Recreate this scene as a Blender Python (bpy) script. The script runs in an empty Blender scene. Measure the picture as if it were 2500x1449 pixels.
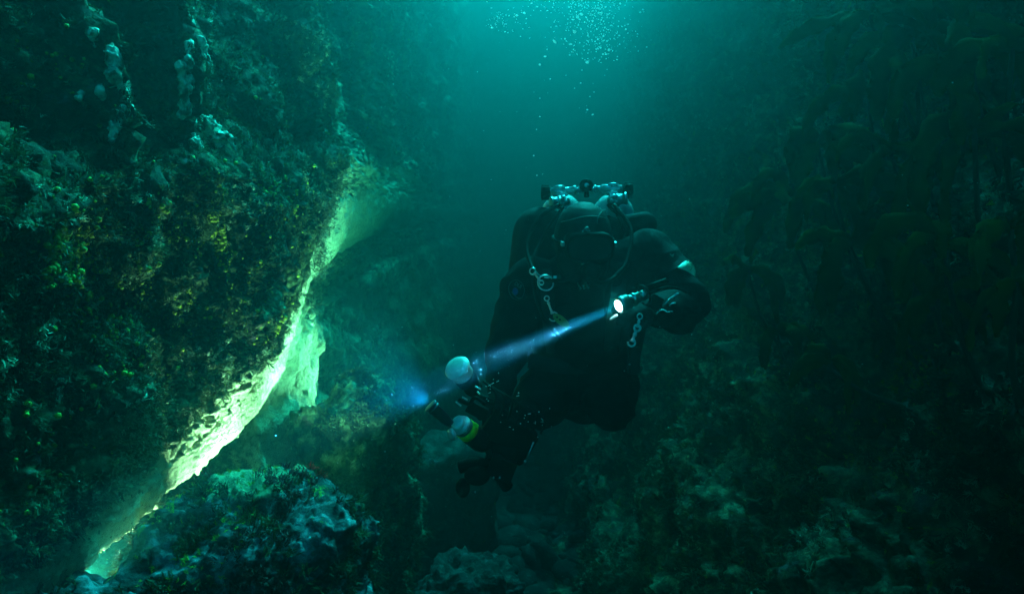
import bpy, bmesh, math, random
import numpy as np
from mathutils import Vector, Matrix, noise as mnoise
from mathutils.bvhtree import BVHTree

# ------------------------------------------------------------------ camera, light, exposure
S = bpy.context.scene
COL = S.collection
F = 1667.0                      # focal length in photo pixels (2500 wide)

cam_d = bpy.data.cameras.new('camera'); cam = bpy.data.objects.new('camera', cam_d); COL.objects.link(cam)
cam_d.sensor_width = 36; cam_d.lens = 36 * F / 2500; cam_d.clip_start = 0.05; cam_d.clip_end = 400
cam.location = (0, 0, 0); cam.rotation_euler = (math.radians(90), 0, 0)
S.camera = cam

SUN_EL, SUN_AZ = math.radians(53), math.radians(17)
W = bpy.data.worlds.new('World'); S.world = W; W.use_nodes = True
wt = W.node_tree; wt.nodes.clear()
sky = wt.nodes.new('ShaderNodeTexSky'); sky.sky_type = 'NISHITA'; sky.sun_disc = False
sky.sun_elevation = SUN_EL; sky.sun_rotation = SUN_AZ
bg = wt.nodes.new('ShaderNodeBackground'); bg.inputs['Strength'].default_value = 0.10
wo = wt.nodes.new('ShaderNodeOutputWorld')
wt.links.new(sky.outputs[0], bg.inputs[0]); wt.links.new(bg.outputs[0], wo.inputs[0])

sun_d = bpy.data.lights.new('sun', 'SUN'); sun = bpy.data.objects.new('sun', sun_d); COL.objects.link(sun)
sun_d.energy = 3.0; sun_d.angle = math.radians(14); sun_d.color = (1.0, 0.96, 0.88)
sdir = Vector((math.sin(SUN_AZ) * math.cos(SUN_EL), math.cos(SUN_AZ) * math.cos(SUN_EL), math.sin(SUN_EL)))
sun.rotation_euler = sdir.to_track_quat('Z', 'Y').to_euler(); sun.location = sdir * 30

vs = S.view_settings
vs.view_transform = 'Standard'; vs.look = 'None'; vs.gamma = 1; vs.use_curve_mapping = False
vs.exposure = 3.7
cy = S.cycles
cy.use_denoising = True
try: cy.denoiser = 'OPENIMAGEDENOISE'
except Exception: pass
cy.max_bounces = 5; cy.diffuse_bounces = 2; cy.glossy_bounces = 2; cy.volume_bounces = 1; cy.transmission_bounces = 3
cy.transparent_max_bounces = 6; cy.sample_clamp_indirect = 3.0; cy.caustics_reflective = False; cy.caustics_refractive = False

HAZE_DENSITY = 0.50
HAZE_COLOR = (0.004, 0.057, 0.058)
HAZE_ABSORB = (0.0, 0.54, 0.55)
HAZE_G = 0.87

rng = np.random.default_rng(7); random.seed(7)

def P(px, py, Y):
    return Vector(((px - 1250) / F * Y, Y, (724.5 - py) / F * Y))

# ------------------------------------------------------------------ helpers
def smooth(a, b, x):
    t = np.clip((x - a) / (b - a), 0, 1); return t * t * (3 - 2 * t)

_g = np.random.default_rng(3).normal(size=(256, 3)); _g /= np.linalg.norm(_g, axis=1)[:, None]
_perm = np.random.default_rng(4).permutation(256)
def perlin(p, freq, seed=0):
    q = np.asarray(p) * freq + seed * 17.31
    i = np.floor(q).astype(np.int64); f = q - i
    u = f * f * f * (f * (f * 6 - 15) + 10)
    out = 0
    for dx in (0, 1):
        for dy in (0, 1):
            for dz in (0, 1):
                h = _perm[(_perm[(_perm[(i[:, 0] + dx) & 255] + i[:, 1] + dy) & 255] + i[:, 2] + dz) & 255]
                g = _g[h]
                d = (g[:, 0] * (f[:, 0] - dx) + g[:, 1] * (f[:, 1] - dy) + g[:, 2] * (f[:, 2] - dz))
                w = (u[:, 0] if dx else 1 - u[:, 0]) * (u[:, 1] if dy else 1 - u[:, 1]) * (u[:, 2] if dz else 1 - u[:, 2])
                out = out + d * w
    return out
def fbm(p, freq, octs=4, seed=0, gain=0.5, billow=False):
    r = 0; a = 1.0
    for k in range(octs):
        n = perlin(p, freq * 2.03 ** k, seed + k)
        r = r + a * (np.abs(n) * 2 - 0.35 if billow else n); a *= gain
    return r

def link(name, me, mat=None, parent=None, kind=None, label=None, cat=None, group=None, shade=True):
    o = bpy.data.objects.new(name, me); COL.objects.link(o)
    if mat is not None: me.materials.append(mat)
    if parent is not None: o.parent = parent
    if kind: o['kind'] = kind
    if label: o['label'] = label
    if cat: o['category'] = cat
    if group: o['group'] = group
    if shade and len(me.polygons): me.polygons.foreach_set('use_smooth', [True] * len(me.polygons))
    return o

def empty(name, loc, label, cat, group=None):
    o = bpy.data.objects.new(name, None); COL.objects.link(o); o.location = loc; o.empty_display_size = 0.1
    o['label'] = label; o['category'] = cat
    if group: o['group'] = group
    return o

def np_mesh(name, V, T):
    """mesh from numpy vertices and faces (all the same vertex count)"""
    me = bpy.data.meshes.new(name); n = T.shape[1]
    me.vertices.add(len(V)); me.vertices.foreach_set('co', np.ascontiguousarray(V, dtype=np.float32).ravel())
    me.loops.add(T.size); me.loops.foreach_set('vertex_index', np.ascontiguousarray(T, dtype=np.int32).ravel())
    me.polygons.add(len(T)); me.polygons.foreach_set('loop_start', np.arange(0, T.size, n, dtype=np.int32))
    me.update(calc_edges=True); me.validate()
    return me

def grid_faces(nr, nc, flip=False):
    i = np.arange(nr - 1)[:, None] * nc + np.arange(nc - 1)[None, :]
    i = i.ravel()
    q = np.stack([i, i + 1, i + nc + 1, i + nc], 1)
    return q[:, ::-1] if flip else q

def grid_normals(V, nr, nc):
    G = V.reshape(nr, nc, 3)
    N = np.cross(np.gradient(G, axis=1), np.gradient(G, axis=0))
    N /= np.linalg.norm(N, axis=2)[:, :, None] + 1e-9
    return N.reshape(-1, 3)

class MB:
    rs = 1.0
    """collects simple solids; coordinates are world, written relative to an origin"""
    def __init__(s): s.v = []; s.f = []
    def add(s, V, Fc):
        n = len(s.v); s.v += [tuple(v) for v in V]; s.f += [tuple(i + n for i in f) for f in Fc]; return s
    def tube(s, pts, rad, seg=10, flat=1.0, cap=True):
        pts = [Vector(p) for p in pts]; n = len(pts)
        if not hasattr(rad, '__len__'): rad = [rad] * n
        rad = [q * MB.rs for q in rad]
        V = []; Fc = []; up = None
        for i, p in enumerate(pts):
            t = (pts[min(i + 1, n - 1)] - pts[max(i - 1, 0)])
            t = t.normalized() if t.length > 1e-9 else Vector((0, 0, 1))
            if up is None:
                up = t.orthogonal().normalized()
            up = (up - t * up.dot(t)); up = up.normalized() if up.length > 1e-6 else t.orthogonal().normalized()
            b = t.cross(up)
            for k in range(seg):
                a = 2 * math.pi * k / seg
                V.append(p + (up * math.cos(a) + b * math.sin(a) * flat) * rad[i])
        for i in range(n - 1):
            for k in range(seg):
                a = i * seg + k; b_ = i * seg + (k + 1) % seg
                Fc.append((a, b_, b_ + seg, a + seg))
        if cap:
            Fc.append(tuple(range(seg))[::-1]); Fc.append(tuple((n - 1) * seg + k for k in range(seg)))
        return s.add(V, Fc)
    def lathe(s, a, b, prof, seg=20):
        """prof: (t along a->b in metres, radius)"""
        a = Vector(a); d = (Vector(b) - a).normalized()
        return s.tube([a + d * t for t, r in prof], [max(r, 1e-4) for t, r in prof], seg)
    def cap(s, a, b, ra, rb, seg=14):
        """capsule with two radii"""
        a = Vector(a); b = Vector(b); d = b - a; L = d.length; d = d.normalized() if L > 1e-9 else Vector((0, 0, 1))
        pts = []; rs = []
        for k in range(6):
            t = math.pi / 2 * k / 5; pts.append(a - d * ra * math.cos(t)); rs.append(max(1e-4, ra * math.sin(t)))
        for k in range(6):
            t = math.pi / 2 * k / 5; pts.append(b + d * rb * math.sin(t)); rs.append(max(1e-4, rb * math.cos(t)))
        return s._st(pts, rs, d, seg)
    def _st(s, pts, rs, d, seg):
        up = d.orthogonal().normalized(); b = d.cross(up); V = []; Fc = []
        for p, r in zip(pts, rs):
            for k in range(seg):
                a = 2 * math.pi * k / seg; V.append(p + (up * math.cos(a) + b * math.sin(a)) * r)
        for i in range(len(pts) - 1):
            for k in range(seg):
                a = i * seg + k; b_ = i * seg + (k + 1) % seg; Fc.append((a, b_, b_ + seg, a + seg))
        Fc.append(tuple(range(seg))[::-1]); Fc.append(tuple((len(pts) - 1) * seg + k for k in range(seg)))
        return s.add(V, Fc)
    def ell(s, c, r, rot=None, seg=18, rings=12):
        c = Vector(c); V = []; Fc = []
        for i in range(rings + 1):
            t = math.pi * i / rings
            for k in range(seg):
                a = 2 * math.pi * k / seg
                v = Vector((r[0] * max(math.sin(t), 1e-3) * math.cos(a), r[1] * max(math.sin(t), 1e-3) * math.sin(a), r[2] * math.cos(t)))
                if rot is not None: v = rot @ v
                V.append(c + v)
        for i in range(rings):
            for k in range(seg):
                a = i * seg + k; b = i * seg + (k + 1) % seg; Fc.append((a, a + seg, b + seg, b))
        Fc.append(tuple(range(seg))); Fc.append(tuple(rings * seg + k for k in range(seg))[::-1])
        return s.add(V, Fc)
    def box(s, c, h, rot=None, taper=1.0):
        c = Vector(c); V = []
        for z in (-1, 1):
            for x, y in ((-1, -1), (1, -1), (1, 1), (-1, 1)):
                k = taper if z > 0 else 1
                v = Vector((x * h[0] * k, y * h[1] * k, z * h[2]))
                V.append(c + (rot @ v if rot is not None else v))
        return s.add(V, [(3, 2, 1, 0), (4, 5, 6, 7), (0, 1, 5, 4), (1, 2, 6, 5), (2, 3, 7, 6), (3, 0, 4, 7)])
    def torus(s, c, n, R, r, seg=24, ms=8, squash=1.0):
        n = Vector(n).normalized(); u = n.orthogonal().normalized(); w = n.cross(u); c = Vector(c)
        pts = [c + (u * math.cos(a) + w * math.sin(a) * squash) * R for a in [2 * math.pi * k / seg for k in range(seg)]]
        V = []; Fc = []
        for i, p in enumerate(pts):
            o = (p - c).normalized()
            for k in range(ms):
                a = 2 * math.pi * k / ms; V.append(p + (o * math.cos(a) + n * math.sin(a)) * r)
        for i in range(seg):
            for k in range(ms):
                a = i * ms + k; b = i * ms + (k + 1) % ms; c2 = ((i + 1) % seg) * ms
                Fc.append((a, b, c2 + (k + 1) % ms, c2 + k))
        return s.add(V, Fc)
    def obj(s, name, mat, parent=None, bevel=0, remesh=0, smooth_it=0, sub=0, **kw):
        org = parent.matrix_world_loc if False else Vector(_org(parent)) if parent is not None else None
        V = s.v
        if parent is None:
            c = np.mean(np.array(V), axis=0); org = Vector(c)
        me = bpy.data.meshes.new(name); me.from_pydata([tuple(Vector(v) - org) for v in V], [], s.f); me.update()
        o = link(name, me, mat, parent, **kw)
        if parent is None: o.location = org
        if bevel:
            m = o.modifiers.new('bev', 'BEVEL'); m.width = bevel; m.segments = 2; m.limit_method = 'ANGLE'; m.angle_limit = math.radians(40)
        if remesh:
            m = o.modifiers.new('rm', 'REMESH'); m.mode = 'VOXEL'; m.voxel_size = remesh; m.use_smooth_shade = True
        if smooth_it:
            m = o.modifiers.new('sm', 'SMOOTH'); m.iterations = smooth_it; m.factor = 0.6
        if sub:
            m = o.modifiers.new('ss', 'SUBSURF'); m.levels = sub; m.render_levels = sub
        if (bevel or remesh or sub): bake(o)
        if bevel: autosmooth(o)
        return o

def autosmooth(o):
    me = o.data; bm = bmesh.new(); bm.from_mesh(me)
    for e in bm.edges:
        if len(e.link_faces) == 2 and e.calc_face_angle(0) > 0.7: e.smooth = False
    bm.to_mesh(me); bm.free()

def _org(o):
    r = Vector((0, 0, 0))
    while o is not None: r = r + o.location; o = o.parent
    return r

def bake(o):
    dg = bpy.context.evaluated_depsgraph_get(); ev = o.evaluated_get(dg)
    me = bpy.data.meshes.new_from_object(ev, preserve_all_data_layers=True, depsgraph=dg)
    o.modifiers.clear(); o.data = me
    me.polygons.foreach_set('use_smooth', [True] * len(me.polygons))

def catmull(pts, n):
    pts = [Vector(p) for p in pts]; Q = [pts[0] * 2 - pts[1]] + pts + [pts[-1] * 2 - pts[-2]]; out = []
    for i in range(1, len(Q) - 2):
        for k in range(n):
            t = k / n; a, b, c, d = Q[i - 1:i + 3]
            out.append(0.5 * ((2 * b) + (c - a) * t + (2 * a - 5 * b + 4 * c - d) * t * t + (3 * b - a - 3 * c + d) * t ** 3))
    out.append(pts[-1]); return out

# ------------------------------------------------------------------ materials
def M(name):
    m = bpy.data.materials.new(name); m.use_nodes = True; nt = m.node_tree
    return m, nt, nt.nodes['Principled BSDF']
def simple(name, col, rough=0.6, metal=0.0, bump=0.0, bscale=60, vary=0.15, spec=0.5):
    m, nt, b = M(name); L = nt.links
    b.inputs['Roughness'].default_value = rough; b.inputs['Metallic'].default_value = metal
    b.inputs['Specular IOR Level'].default_value = spec
    tc = nt.nodes.new('ShaderNodeTexCoord'); n = nt.nodes.new('ShaderNodeTexNoise'); n.inputs['Scale'].default_value = bscale * 0.3
    n.inputs['Detail'].default_value = 5; L.new(tc.outputs['Object'], n.inputs['Vector'])
    r = nt.nodes.new('ShaderNodeValToRGB'); r.color_ramp.elements[0].position = 0.3; r.color_ramp.elements[1].position = 0.7
    r.color_ramp.elements[0].color = (*[c * (1 - vary) for c in col], 1); r.color_ramp.elements[1].color = (*[min(1, c * (1 + vary)) for c in col], 1)
    L.new(n.outputs[0], r.inputs[0]); L.new(r.outputs[0], b.inputs['Base Color'])
    if bump:
        n2 = nt.nodes.new('ShaderNodeTexNoise'); n2.inputs['Scale'].default_value = bscale; n2.inputs['Detail'].default_value = 6
        L.new(tc.outputs['Object'], n2.inputs['Vector'])
        bp = nt.nodes.new('ShaderNodeBump'); bp.inputs['Strength'].default_value = bump; bp.inputs['Distance'].default_value = 0.01
        L.new(n2.outputs[0], bp.inputs['Height']); L.new(bp.outputs[0], b.inputs['Normal'])
    return m

def rock_material(name, dark, mid, light, pale=(0.60, 0.60, 0.36), accent=(0.3, 0.32, 0.05), light_pos=0.62, seed=0.0, acc_pos=0.66):
    m, nt, b = M(name); L = nt.links; N = nt.nodes
    b.inputs['Roughness'].default_value = 0.85; b.inputs['Specular IOR Level'].default_value = 0.25
    geo = N.new('ShaderNodeNewGeometry')
    mp = N.new('ShaderNodeMapping'); mp.inputs['Location'].default_value = (seed, seed * 2, -seed)
    L.new(geo.outputs['Position'], mp.inputs['Vector'])
    def noise(sc, det=6, rough=0.6, dist=0.0):
        n = N.new('ShaderNodeTexNoise'); n.inputs['Scale'].default_value = sc; n.inputs['Detail'].default_value = det
        n.inputs['Roughness'].default_value = rough; n.inputs['Distortion'].default_value = dist
        L.new(mp.outputs[0], n.inputs['Vector']); return n.outputs[0]
    def ramp(src, stops):
        r = N.new('ShaderNodeValToRGB'); e = r.color_ramp.elements
        while len(e) > 1: e.remove(e[0])
        e[0].position = stops[0][0]; e[0].color = (*stops[0][1], 1)
        for p, c in stops[1:]:
            x = e.new(p); x.color = (*c, 1)
        L.new(src, r.inputs[0]); return r.outputs[0]
    def mix(fac, a, c):
        x = N.new('ShaderNodeMix'); x.data_type = 'RGBA'
        if isinstance(fac, float): x.inputs[0].default_value = fac
        else: L.new(fac, x.inputs[0])
        for s, k in ((a, 6), (c, 7)):
            if isinstance(s, tuple): x.inputs[k].default_value = (*s, 1)
            else: L.new(s, x.inputs[k])
        return x.outputs[2]
    n1 = noise(9.0, 9, 0.68, 0.4)
    base = ramp(n1, [(0.36, dark), (0.5, mid), (light_pos, light), (light_pos + 0.12, tuple(min(1, c * 1.5) for c in light))])
    n2 = noise(38.0, 5, 0.6)
    fine = ramp(n2, [(0.35, (0.35, 0.35, 0.35)), (0.6, (1, 1, 1)), (0.72, (1.0, 1.0, 1.0))])
    mul = N.new('ShaderNodeMix'); mul.data_type = 'RGBA'; mul.blend_type = 'MULTIPLY'; mul.inputs[0].default_value = 0.8
    L.new(base, mul.inputs[6]); L.new(fine, mul.inputs[7])
    # patches of yellow-green crust
    n3 = noise(4.2, 8, 0.75, 1.2)
    am = ramp(n3, [(acc_pos - 0.03, (0, 0, 0)), (acc_pos + 0.02, (1, 1, 1))])
    c1 = mix(am, mul.outputs[2], accent)
    # pinkish coralline crust
    n4 = noise(6.5, 7, 0.7, 0.6)
    pm = ramp(n4, [(0.60, (0, 0, 0)), (0.66, (0.8, 0.8, 0.8))])
    c2 = mix(pm, c1, (0.20, 0.13, 0.15))
    # pale scoured stone, and painted-in light, where the attribute says so
    at = N.new('ShaderNodeAttribute'); at.attribute_name = 'pale'
    n5 = noise(22, 8, 0.7); n6 = noise(75, 4, 0.6)
    pc = ramp(n5, [(0.30, tuple(c * 0.35 for c in pale)), (0.42, tuple(c * 0.75 for c in pale)), (0.55, pale), (0.70, tuple(min(.85, c * 1.2) for c in pale))])
    pc2 = mix(ramp(n6, [(0.33, (1, 1, 1)), (0.38, (0, 0, 0))]), pc, (0.1, 0.11, 0.05))
    ma = N.new('ShaderNodeMath'); ma.operation = 'ADD'; L.new(at.outputs['Fac'], ma.inputs[0])
    ms = N.new('ShaderNodeMath'); ms.operation = 'MULTIPLY_ADD'; L.new(n5, ms.inputs[0]); ms.inputs[1].default_value = 0.9; ms.inputs[2].default_value = -0.45
    L.new(ms.outputs[0], ma.inputs[1])
    pr = ramp(ma.outputs[0], [(0.40, (0, 0, 0)), (0.60, (1, 1, 1))])
    c3 = mix(pr, c2, pc2)
    L.new(c3, b.inputs['Base Color'])
    # relief
    vo = N.new('ShaderNodeTexVoronoi'); vo.inputs['Scale'].default_value = 42; L.new(mp.outputs[0], vo.inputs['Vector'])
    nb = noise(55, 8, 0.7)
    ad = N.new('ShaderNodeMath'); ad.operation = 'MULTIPLY_ADD'; L.new(vo.outputs['Distance'], ad.inputs[0]); ad.inputs[1].default_value = -0.5; L.new(nb, ad.inputs[2])
    bp = N.new('ShaderNodeBump'); bp.inputs['Strength'].default_value = 0.9; bp.inputs['Distance'].default_value = 0.02
    L.new(ad.outputs[0], bp.inputs['Height']); L.new(bp.outputs[0], b.inputs['Normal'])
    return m

MAT_ROCK_L = rock_material('rock_left', (0.010, 0.018, 0.008), (0.035, 0.065, 0.025), (0.17, 0.24, 0.11), accent=(0.16, 0.20, 0.02))
MAT_ROCK_R = rock_material('rock_right', (0.012, 0.024, 0.012), (0.06, 0.10, 0.045), (0.30, 0.40, 0.22), accent=(0.28, 0.38, 0.03), seed=3.7)
MAT_BOULDER = rock_material('rock_boulder', (0.008, 0.014, 0.010), (0.05, 0.07, 0.075), (0.24, 0.30, 0.33), pale=(0.42, 0.42, 0.22), accent=(0.26, 0.36, 0.03), light_pos=0.58, seed=8.1, acc_pos=0.62)
MAT_SEABED = rock_material('seabed_stone', (0.006, 0.010, 0.008), (0.02, 0.03, 0.026), (0.08, 0.10, 0.09), seed=5.0)

# ------------------------------------------------------------------ water (one closed even volume)
def water_volume():
    mb = MB(); mb.box((0, 10, 1.9), (9, 22, 5.9))
    m = bpy.data.materials.new('sea_water'); m.use_nodes = True; nt = m.node_tree; nt.nodes.clear()
    pv = nt.nodes.new('ShaderNodeVolumePrincipled'); out = nt.nodes.new('ShaderNodeOutputMaterial')
    pv.inputs['Color'].default_value = (*HAZE_COLOR, 1); pv.inputs['Density'].default_value = HAZE_DENSITY
    pv.inputs['Absorption Color'].default_value = (*HAZE_ABSORB, 1); pv.inputs['Anisotropy'].default_value = HAZE_G
    nt.links.new(pv.outputs[0], out.inputs['Volume'])
    mb.obj('haze', m, kind='stuff', shade=False, label='dim teal sea water filling the gully between the rock walls')
water_volume()

# ------------------------------------------------------------------ left rock wall with its undercut
YC = np.array([-4, 1.0, 1.92, 2.19, 2.50, 2.87, 3.19, 3.37, 3.57, 3.66, 3.74, 3.96, 4.37, 5.3, 7.0, 12, 30])
ZC = np.array([-.78, -.74, -.697, -.664, -.593, -.49, -.393, -.274, -.076, .054, .232, .486, .667, .86, 1.1, 1.5, 2.0])
def zc_of(y): return np.interp(y, YC, ZC)
def build_left_wall():
    ys = np.concatenate([np.linspace(-3.5, 1.1, 40)[:-1], 1.1 * (28 / 1.1) ** np.linspace(0, 1, 560)])
    nu = 230; k = 3.2
    up = (np.exp(k * np.arange(nu) / (nu - 1)) - 1) / (np.exp(k) - 1)
    nr_ = 60; rim = np.linspace(0, 1, nr_ + 1)[1:]
    nl = 110; low = np.linspace(0, 1, nl + 1)[1:]
    rows_x = []; rows_z = []; pale = []; away = []
    # smooth the edge curve a little
    zc = zc_of(ys); zc = np.convolve(np.pad(zc, 8, mode='edge'), np.ones(17) / 17, 'valid')
    wig = perlin(np.stack([ys, ys * 0, ys * 0], 1), 2.3, 5) * 0.03 + perlin(np.stack([ys, ys * 0, ys * 0], 1), 7, 6) * 0.014
    zc = zc + wig
    depth = np.interp(ys, [0, 2.2, 3.2, 3.55, 3.8, 4.0, 5, 12], [1.5, 1.5, 1.1, .70, .10, .05, .05, .10])
    ztop = 7.3
    for u in up[::-1]:
        h = u * (ztop - zc); z = zc + h
        led = 0.2 * ys + 0.02 + 0.05 * np.sin(ys * 5)
        x = -1.20 - 0.13 * smooth(-0.06, 0.10, z - led) * smooth(6.5, 4.5, ys) - 0.05 * np.clip(z - led, 0, 3)
        x = x + 0.14 * np.exp(-((ys - 4.1) / 0.9) ** 2) + 0.055 * np.clip(ys - 5.5, 0, 9)
        # gully between the two pale ridges, and the sharp ridge right of it
        yg = 2.34 + 0.1 * (z - 0.7)
        x = x - 0.34 * np.exp(-((ys - yg) / 0.11) ** 2) * smooth(0.40, 0.58, z)
        x = x + 0.13 * np.exp(-((ys - 2.60) / 0.06) ** 2) * smooth(0.48, 0.66, z)
        x = x + 0.17 * np.exp(-((ys - 2.12) / 0.06) ** 2) * smooth(0.36, 0.5, z) * smooth(0.95, 0.75, z)
        # the block bellies out and turns in towards its lower edge
        x = x - 0.03 * np.exp(-h / 0.10)
        away.append(h + 0 * ys); rows_x.append(x); rows_z.append(z); pale.append(smooth(0.12 + 0.16 * smooth(2.2, 2.7, ys), 0.0, h) ** .8 * 0.72)
    w = np.interp(ys, [1, 2, 2.6, 3.2, 3.6, 4, 4.4, 5, 6, 10], [.12, .13, .15, .24, .40, .50, .58, .6, .5, .2])
    for t in rim:                       # rounded scoured rim turning under
        a = t * math.pi / 2 * 0.97
        x = -1.23 + 0.14 * np.exp(-((ys - 4.1) / 0.9) ** 2) + 0.055 * np.clip(ys - 5.5, 0, 9) - 0.30 * w * 3.0 * (1 - math.cos(a)) * 0.55
        z = zc - w * math.sin(a)
        away.append(0 * ys); rows_x.append(x); rows_z.append(z); pale.append(np.full_like(ys, 0.55 + 0.9 * math.sin(math.pi * min(1, t * 1.05)) * 1.0))
    x0 = rows_x[-1].copy(); z0 = rows_z[-1].copy()
    for t in low:                       # hollow behind the rim, then the wall down to the seabed
        if t < 0.35:
            q = t / 0.35
            x = x0 - (depth * 0.8) * math.sin(q * math.pi / 2) ** 1.0
            z = z0 - 0.32 * (1 - math.cos(q * math.pi / 2)) - 0.02 * q + 0.10 * math.sin(q * math.pi) * smooth(4.2, 3.0, ys)
        else:
            q = (t - 0.35) / 0.65
            x = x0 - depth * 0.8 + 0.25 * q + .12 * smooth(4.4, 6.0, ys)
            z = (z0 - 0.34) * (1 - q) + (-3.4) * q
        away.append(t * 1.5 + 0 * ys); rows_x.append(x + 0 * ys); rows_z.append(z + 0 * ys); pale.append((0.25 if t > 0.1 else 0.5) + (0.45 if t < .6 else 0.0) * smooth(3.6, 3.9, ys) * (1 - .8 * smooth(4.6, 5.6, ys)))
    X = np.array(rows_x); Z = np.array(rows_z); Y = np.tile(ys, (len(rows_x), 1)); PL = np.array(pale)
    PL = PL * np.interp(Y, [5.2, 8.5], [1, 0.6])
    nrw, nc = X.shape
    V = np.stack([X, Y, Z], 2).reshape(-1, 3); pl = PL.reshape(-1)
    Nn = -grid_normals(V, nrw, nc)
    if Nn[:, 0].mean() < 0: Nn = -Nn
    rimmask = smooth(0.5, 0.9, pl); aw = np.array(away).reshape(-1); aw = 1 - np.exp(-aw / .16)
    q = V * np.array([1, 0.55, 0.8])
    d = (fbm(q, 1.3, 3, 11) * 0.20) * (.06 + .94 * aw) + fbm(V, 5.5, 3, 21) * 0.07 * (.15 + .85 * aw) \
        + fbm(V, 15, 3, 31, 0.6, True) * 0.035 * (1 - 0.8 * rimmask) + fbm(V * np.array([1, 1, .7]), 9, 4, 41) * 0.022 * rimmask
    st = fbm(V * np.array([1, .8, 1.2]), 2.2, 2, 57) * 5; st = np.floor(st) + smooth(.35, .65, st - np.floor(st)); d += .022 * st * aw
    d += (0.022 * fbm(V, 40, 2, 51, 0.6, True)) * (1 - 0.7 * rimmask)
    V = V + Nn * d[:, None]
    Fc = grid_faces(nrw, nc)
    me = np_mesh('rock_wall', V, Fc)
    # orientation: faces towards the gully
    if me.polygons[len(me.polygons) // 4].normal.x < 0: me.flip_normals()
    zz = V[:, 2]; yy = V[:, 1]
    pl = pl + .6 * np.exp(-((yy - 4.9) / .6) ** 2 - ((zz - 1.45) / .55) ** 2) + .36 * np.exp(-((yy - 7.2) / 1.2) ** 2 - ((zz - 1.6) / 1.0) ** 2) + .10 * smooth(3.2, 5, yy)  # sunlit zones of the upper wall painted in as paler stone
    a = me.attributes.new('pale', 'FLOAT', 'POINT'); a.data.foreach_set('value', pl.astype(np.float32))
    o = link('rock_wall', me, MAT_ROCK_L, kind='structure', label='overgrown left rock wall with a pale scoured overhanging rim')
    Nf = -grid_normals(V, nrw, nc)
    if Nf[:, 0].mean() < 0: Nf = -Nf
    return o, V, Nf, pl
wallL, VL, NL, PLL = build_left_wall()

def build_right_wall():
    ys = np.concatenate([np.linspace(-3.5, 1.2, 30)[:-1], 1.2 * (28 / 1.2) ** np.linspace(0, 1, 430)])
    z1 = np.concatenate([np.linspace(-3.3, 2.2, 330), np.linspace(2.2, 7.3, 110)[1:]])
    Y, Z = np.meshgrid(ys, z1)
    X = 1.47 + 0.03 * Y - 0.44 * np.clip(-Z - 0.15, 0, 5) ** 1.1 + 0.11 * np.clip(Z, 0, 8)
    V = np.stack([X, Y, Z], 2).reshape(-1, 3)
    Nn = grid_normals(V, *X.shape)
    if Nn[:, 0].mean() > 0: Nn = -Nn
    d = fbm(V * np.array([1, .6, .8]), 0.8, 3, 61) * 0.40 + fbm(V, 3.4, 3, 71) * 0.13 + fbm(V, 12, 3, 81, 0.6, True) * 0.05 + fbm(V, 34, 2, 91, .6, True) * 0.025
    st = fbm(V * np.array([1, .8, 1.2]), 1.7, 2, 67) * 5; st = np.floor(st) + smooth(.35, .65, st - np.floor(st)); d += .05 * st
    V = V + Nn * d[:, None]
    me = np_mesh('rock_wall', V, grid_faces(*X.shape))
    if me.polygons[0].normal.x > 0: me.flip_normals()
    o = link('rock_wall', me, MAT_ROCK_R, kind='structure', label='dark right rock wall covered with turf and kelp')
    Nf = grid_normals(V, *X.shape)
    if Nf[:, 0].mean() > 0: Nf = -Nf
    return o, V, Nf
wallR, VR, NR = build_right_wall()

def build_seabed():
    x = np.linspace(-8, 8, 140); y = np.concatenate([np.linspace(-11, 0, 30)[:-1], np.linspace(0, 31, 300)])
    X, Y = np.meshgrid(x, y); V = np.stack([X, Y, X * 0 - 2.55], 2).reshape(-1, 3)
    V[:, 2] += fbm(V, 0.6, 3, 101) * 0.5 + fbm(V, 3, 4, 111) * 0.12
    me = np_mesh('seabed', V, grid_faces(*X.shape))
    if me.polygons[0].normal.z < 0: me.flip_normals()
    link('seabed', me, MAT_SEABED, kind='structure', label='dark stony seabed at the bottom of the gully')
build_seabed()

def rock(name, c, r, seed, mat, label, cat='boulder', sub=6, rough=1.0, pale=None, turn=0.0, group=None, kind=None):
    bm = bmesh.new(); bmesh.ops.create_icosphere(bm, subdivisions=sub, radius=1)
    V = np.array([v.co[:] for v in bm.verts]); T = np.array([[v.index for v in f.verts] for f in bm.faces]); bm.free()
    Sg = np.sign(V) * np.abs(V) ** 0.85
    Vb = Sg * np.array(r)
    if turn:
        ca, sa = math.cos(turn), math.sin(turn); Vb = np.stack([Vb[:, 0] * ca - Vb[:, 1] * sa, Vb[:, 0] * sa + Vb[:, 1] * ca, Vb[:, 2]], 1)
    W_ = Vb + np.array(c)
    m = min(r)
    d = (fbm(W_, 0.9 / m, 3, seed) * 0.32 * m + fbm(W_, 4, 3, seed + 5) * 0.10 + fbm(W_, 13, 3, seed + 9, .6, True) * 0.032 + fbm(W_, 38, 2, seed + 12, .6, True) * 0.012) * rough
    st = fbm(W_ * np.array([1, 1, 1.5]), 1.1 / m, 2, seed + 20) * 5; st = np.floor(st) + smooth(.35, .65, st - np.floor(st)); d = d + st * .07 * m * rough
    Vb = Vb + V * d[:, None]
    me = np_mesh(name, Vb, T)
    a = me.attributes.new('pale', 'FLOAT', 'POINT')
    pv = np.zeros(len(Vb)) if pale is None else pale(Vb + np.array(c), V)
    a.data.foreach_set('value', pv.astype(np.float32))
    o = link(name, me, mat, label=label, cat=None if kind else cat, group=group, kind=kind); o.location = c
    return o, Vb + np.array(c), V
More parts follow.
